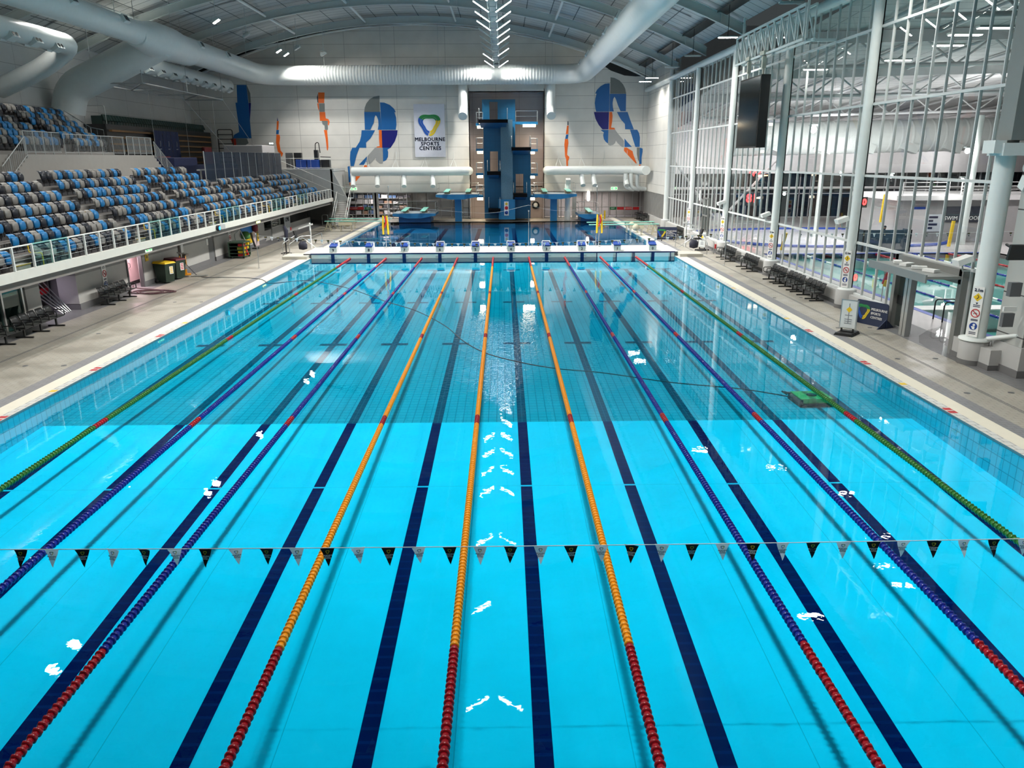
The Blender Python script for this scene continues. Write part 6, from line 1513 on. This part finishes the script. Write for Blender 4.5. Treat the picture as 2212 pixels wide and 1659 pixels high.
b=MB(); b.obox((.1,.75,.05),(.3,.35,.3),RZ(.4)); b.build('camera',WHITE,t)
exit_sign('lit green exit sign under the stand above the pink doorway',(XF-.3,at(320,538,'x',XF-.3).y,at(320,538,'x',XF-.3).z-.13),'x',.7)
p_=at(557,477,'x',XF-.3); t=thing('exit_sign','glowing yellow green exit sign under the stand by the far pink door','exit sign',(XF-.3,p_.y,p_.z-.15),PI/2,'green exit signs')
b=MB(); b.box(-.4,.4,-.05,.05,0,.3); b.build('box',em('yellow_white',(.85,.95,.35),1.5),t)
def wall_plate(name,label,cat,m_,px,py,h_,w_,X=XL+.01):
    p_=at(px,py,'x',X); b=MB(); b.box(0,.02,-w_/2,w_/2,-h_/2,h_/2); o=b.build(name,m_); o.location=(X,p_.y,p_.z); return tag(o,label,cat)
o=wall_plate('fire_notice','yellow fire hydrant notice on the wall right of the pink doorway','notice',YELLOW,316,553,.55,.36)
b=MB(); b.box(.02,.025,-.1,-.02,-.12,.1); b.box(.02,.025,.04,.1,-.12,.05); b.build('notice_print',BLACK,o)
o=wall_plate('yellow_notice','tall yellow strip notice beside the far pink door','notice',YELLOW,556,500,1.5,.35)
b=MB(); 
for k in range(3): b.box(.02,.025,-.1,.1,-.6+.45*k,-.4+.45*k)
b.build('notice_print',BLACK,o)
o=wall_plate('first_aid_sign','small dark first aid sign with white cross on the grey band','sign',mat('first_aid_green',(.03,.06,.05),.5),533,485,.36,.4)
b=MB(); b.box(.02,.025,-.12,.12,-.035,.035); b.box(.02,.025,-.035,.035,-.12,.12); b.build('cross',WTILE,o)
wall_plate('soap_dispenser','small white dispenser box on the wall left of the dark side door','dispenser',WHITE,447,523,.4,.3)
# shelves and clutter inside the store opening
t=thing('store_shelf','dark shelving stacked with gear inside the store opening','shelf',(-21.2,29.8,0))
for z in (.75,1.35,1.95):
    b=MB(); b.box(-.6,.6,-1.9,1.9,z,z+.05); b.build('board',RM,t)
for y in (-1.9,1.9):
    b=MB(); b.box(-.6,.6,y-.04,y+.04,0,2.3); b.build('upright',RM,t)
rs2=random.Random(2); SM2=[mat('box_mauve',(.28,.22,.27),.6),BB,RED,BX[2],BX[0]]
for z in (.8,1.4,2.0):
    for i in range(6):
        b=MB(); w_=rs2.uniform(.3,.55); b.box(-.3,.3,-w_/2,w_/2,0,rs2.uniform(.15,.38)); o=b.build('storage_box',SM2[rs2.randrange(5)]); o.location=(-21.1+rs2.uniform(0,.3),28.15+.62*i,z); tag(o,'small boxes and gear on the dark shelving in the store opening','box','gear in the store opening')
for i in range(5):
    b=MB(); b.tube([(0,0,0),(-1.0-.1*i,-.3-.1*i,1.55)],.03,6); o=b.build('steel_pole',STEEL); o.location=(-19.3,30.9-.16*i,.05); tag(o,'steel pole leaning in the right side of the store opening','pole','leaning poles in the store opening')
area('store_lamp',(-20.2,29.6,2.35),.8,.5,22,(.9,.75,1))
# desk window and kiosk at the far end of the wall under the stand
t=thing('lifeguard_booth','glazed booth with a white base under the far end of the stand','booth',(XL-.4,66,.05))
b=MB(); b.box(-1.6,0,-2.2,2.6,0,.95); b.build('base',LW,t)
b=MB(); b.box(-.03,-.01,-2.1,2.5,.95,2.35); b.box(-1.6,-.03,-2.2,-2.18,.95,2.35); b.build('glass',glass_mat("booth_glass",(.7,.74,.72)),t)
b=MB()
for y in (-2.2,.2,2.6): b.box(-.06,.02,y-.05,y+.05,.9,2.4)
b.box(-.06,.02,-2.2,2.6,.92,1.0); b.build('frame',ALU,t)
for i in range(7):
    b=MB(); b.box(-.2,.2,-.15,.15,0,.22); o=b.build('paper_stack',WTILE); o.location=(XL-.75,64.3+.45*i,1.0); tag(o,'small pale papers on the counter of the glazed booth','papers','papers in the booth')
p_=wall_plate('poster_window','pale poster panel with dark lettering under the stand beside the booth','poster',mat('poster_pale',(.42,.46,.48),.4),620,478,1.6,2.0,XL-.25)
o=text('lettering','GYMS',.5,INK,Matrix(),p_,bold=.01); o.matrix_local=frame((.03,0,.15),(0,1,0),(0,0,1))
wall_plate('red_box','small red box low on the wall under the poster panel','box',RED,628,494,.3,.35,XL-.2)
qr=at(1549,526,'x',16.3); b=MB(); b.box(-.2,.0,-.15,.15,-.15,.15); o=b.build('fire_box',RED); o.location=(16.33,qr.y,.45); tag(o,'small red box on the kerb by the far glazed door','box')

# ---------------------------------------------------------------- hoists and ramps at both ends of the bulkhead
def hoist(label,x,y,s_,grp='pool hoist frames'):
    t=thing('pool_hoist',label,'hoist',(x,y,.05),0,grp)
    b=MB()
    b.tube(bend([(0,0,0),(0,0,.85),(s_*.7,.6,1.35),(s_*1.3,1.1,1.35)],.15,3),.03,6); b.tube(bend([(-s_*.55,.25,0),(-s_*.55,.25,.85),(s_*.2,.9,1.35)],.15,3),.03,6); b.tube([(0,0,.1),(-s_*.55,.25,.1)],.02,6)
    b.tube([(s_*.7,.6,1.35),(s_*1.9,.2,.55),(s_*2.0,1.0,.4)],.03,6); b.tube([(s_*1.3,1.1,1.35),(s_*1.3,1.15,2.0)],.04,6); b.build('frame',STEEL,t)
    b=MB(); b.tube([(s_*1.3,1.15,.4),(s_*1.3,1.15,2.25)],.06,8); b.obox((s_*1.0,1.1,2.0),(1.1,.08,.1),RY(-s_*.3)); b.build('mast',mat('hoist_white',(.6,.6,.58),.4),t)
    b=MB(); b.obox((s_*.4,1.2,1.0),(.55,.5,.1)); b.obox((s_*.2,1.2,1.35),(.1,.5,.7),RY(-s_*.25)); b.obox((s_*.8,1.2,.7),(.1,.45,.5)); b.build('sling_seat',BLACK,t)
    b=MB(); b.lathe([(0,-.3),(.3,-.22),(.33,.1),(.2,.3),(0,.32)],10,(s_*.8,.7,.65)); b.build('cover',mat('navy_cover',(.012,.014,.03),.7),t)
hoist('steel pool hoist frame with black sling at the left end of the bulkhead',-14.6,51.3,1)
hoist('steel pool hoist frame with white parts at the right end of the bulkhead',15.2,50.6,-1)
t=thing('coat_rack','black wheeled coat stand beside the left flag post','stand',(-15.2,52.6,.05))
b=MB(); b.tube([(0,0,.1),(0,0,2.1)],.05,8); b.build('pole',BLACK,t)
for a in range(5):
    b=MB(); b.tube([(0,0,.1),(.4*math.cos(a*1.256),.4*math.sin(a*1.256),.06)],.04,6); b.build('foot',BLACK,t)
b=MB(); b.tube([(0,0,2.0),(.15,-.1,1.7),(.1,-.1,.9)],[.08,.14,.1],8); b.build('hanging_coat',mat('navy_coat',(.01,.012,.03),.8),t)
for lab,xa,xb in (('low ramp plate joining the left end of the bulkhead to the deck',-14.6,-12.9),('low ramp plate joining the right end of the bulkhead to the deck',13.0,14.6)):
    b=MB(); b.box(xa,xb,49.3,51.2,.055,.2); b.box(xa-.02,xb+.02,49.28,51.2,.2,.26); tag(b.build('bulkhead_ramp',mat('ramp_plate',(.5,.48,.42),.5),org=((xa+xb)/2,50,.05)),lab,'ramp')
# barrier rails on the deck behind the bulkhead
for lab,P in (('low steel barrier rail on the deck left of the diving pool',[[(-13.9,55,.05),(-13.9,55,1.05),(-13.9,58.5,1.05),(-13.9,58.5,.05)]]),('low steel barrier rail on the deck right of the diving pool',[[(13.9,55,.05),(13.9,55,1.05),(13.9,58.5,1.05),(13.9,58.5,.05)]])): hrail(lab,P)
# pool cleaning robot on the pool floor
q=at(1752,863,'z',-.62); RG=mat('robot_green',(.75,.42,.1),.5)
t=thing('pool_robot','olive green pool cleaning robot lying on the pool floor near the green rope','pool robot',(q.x,q.y,zf(q.y)-.02),.05)
b=MB(); b.box(-.5,.5,-.42,.42,.1,.24); b.build('shell',RG,t)
b=MB(); b.box(-.56,-.46,-.46,.46,.0,.22); b.box(.46,.56,-.46,.46,.0,.22); b.box(-.5,.5,-.5,-.42,.02,.1); b.build('track',BLACK,t)
b=MB(); b.lathe([(.0,.24),(.16,.24),(.15,.26),(0,.26)],16); b.build('vent',BLACK,t)
b=MB(); b.tube([(-.5,.3,.2),(-.85,.25,.3),(-.75,.1,.25)],.03,6); b.build('handle',BLACK,t)
# suspended springline over the tower: thin ropes between posts
for lab,P in (('thin rope slung from the left stage to the post on the bulkhead',[at(985,500,'y',56) if False else (at(852,445,'y',53.4)),at(960,455,'y',60),at(1060,460,'y',60),at(1141,443,'y',53.5)]),('thin rope slung from the bulkhead post to the right low stage',[at(1141,443,'y',53.5),at(1200,455,'y',62),at(1262,452,'y',70)])):
    cable(lab,P,mat('thin_white_rope',(.45,.5,.5),.6),.008,'rope','rope')
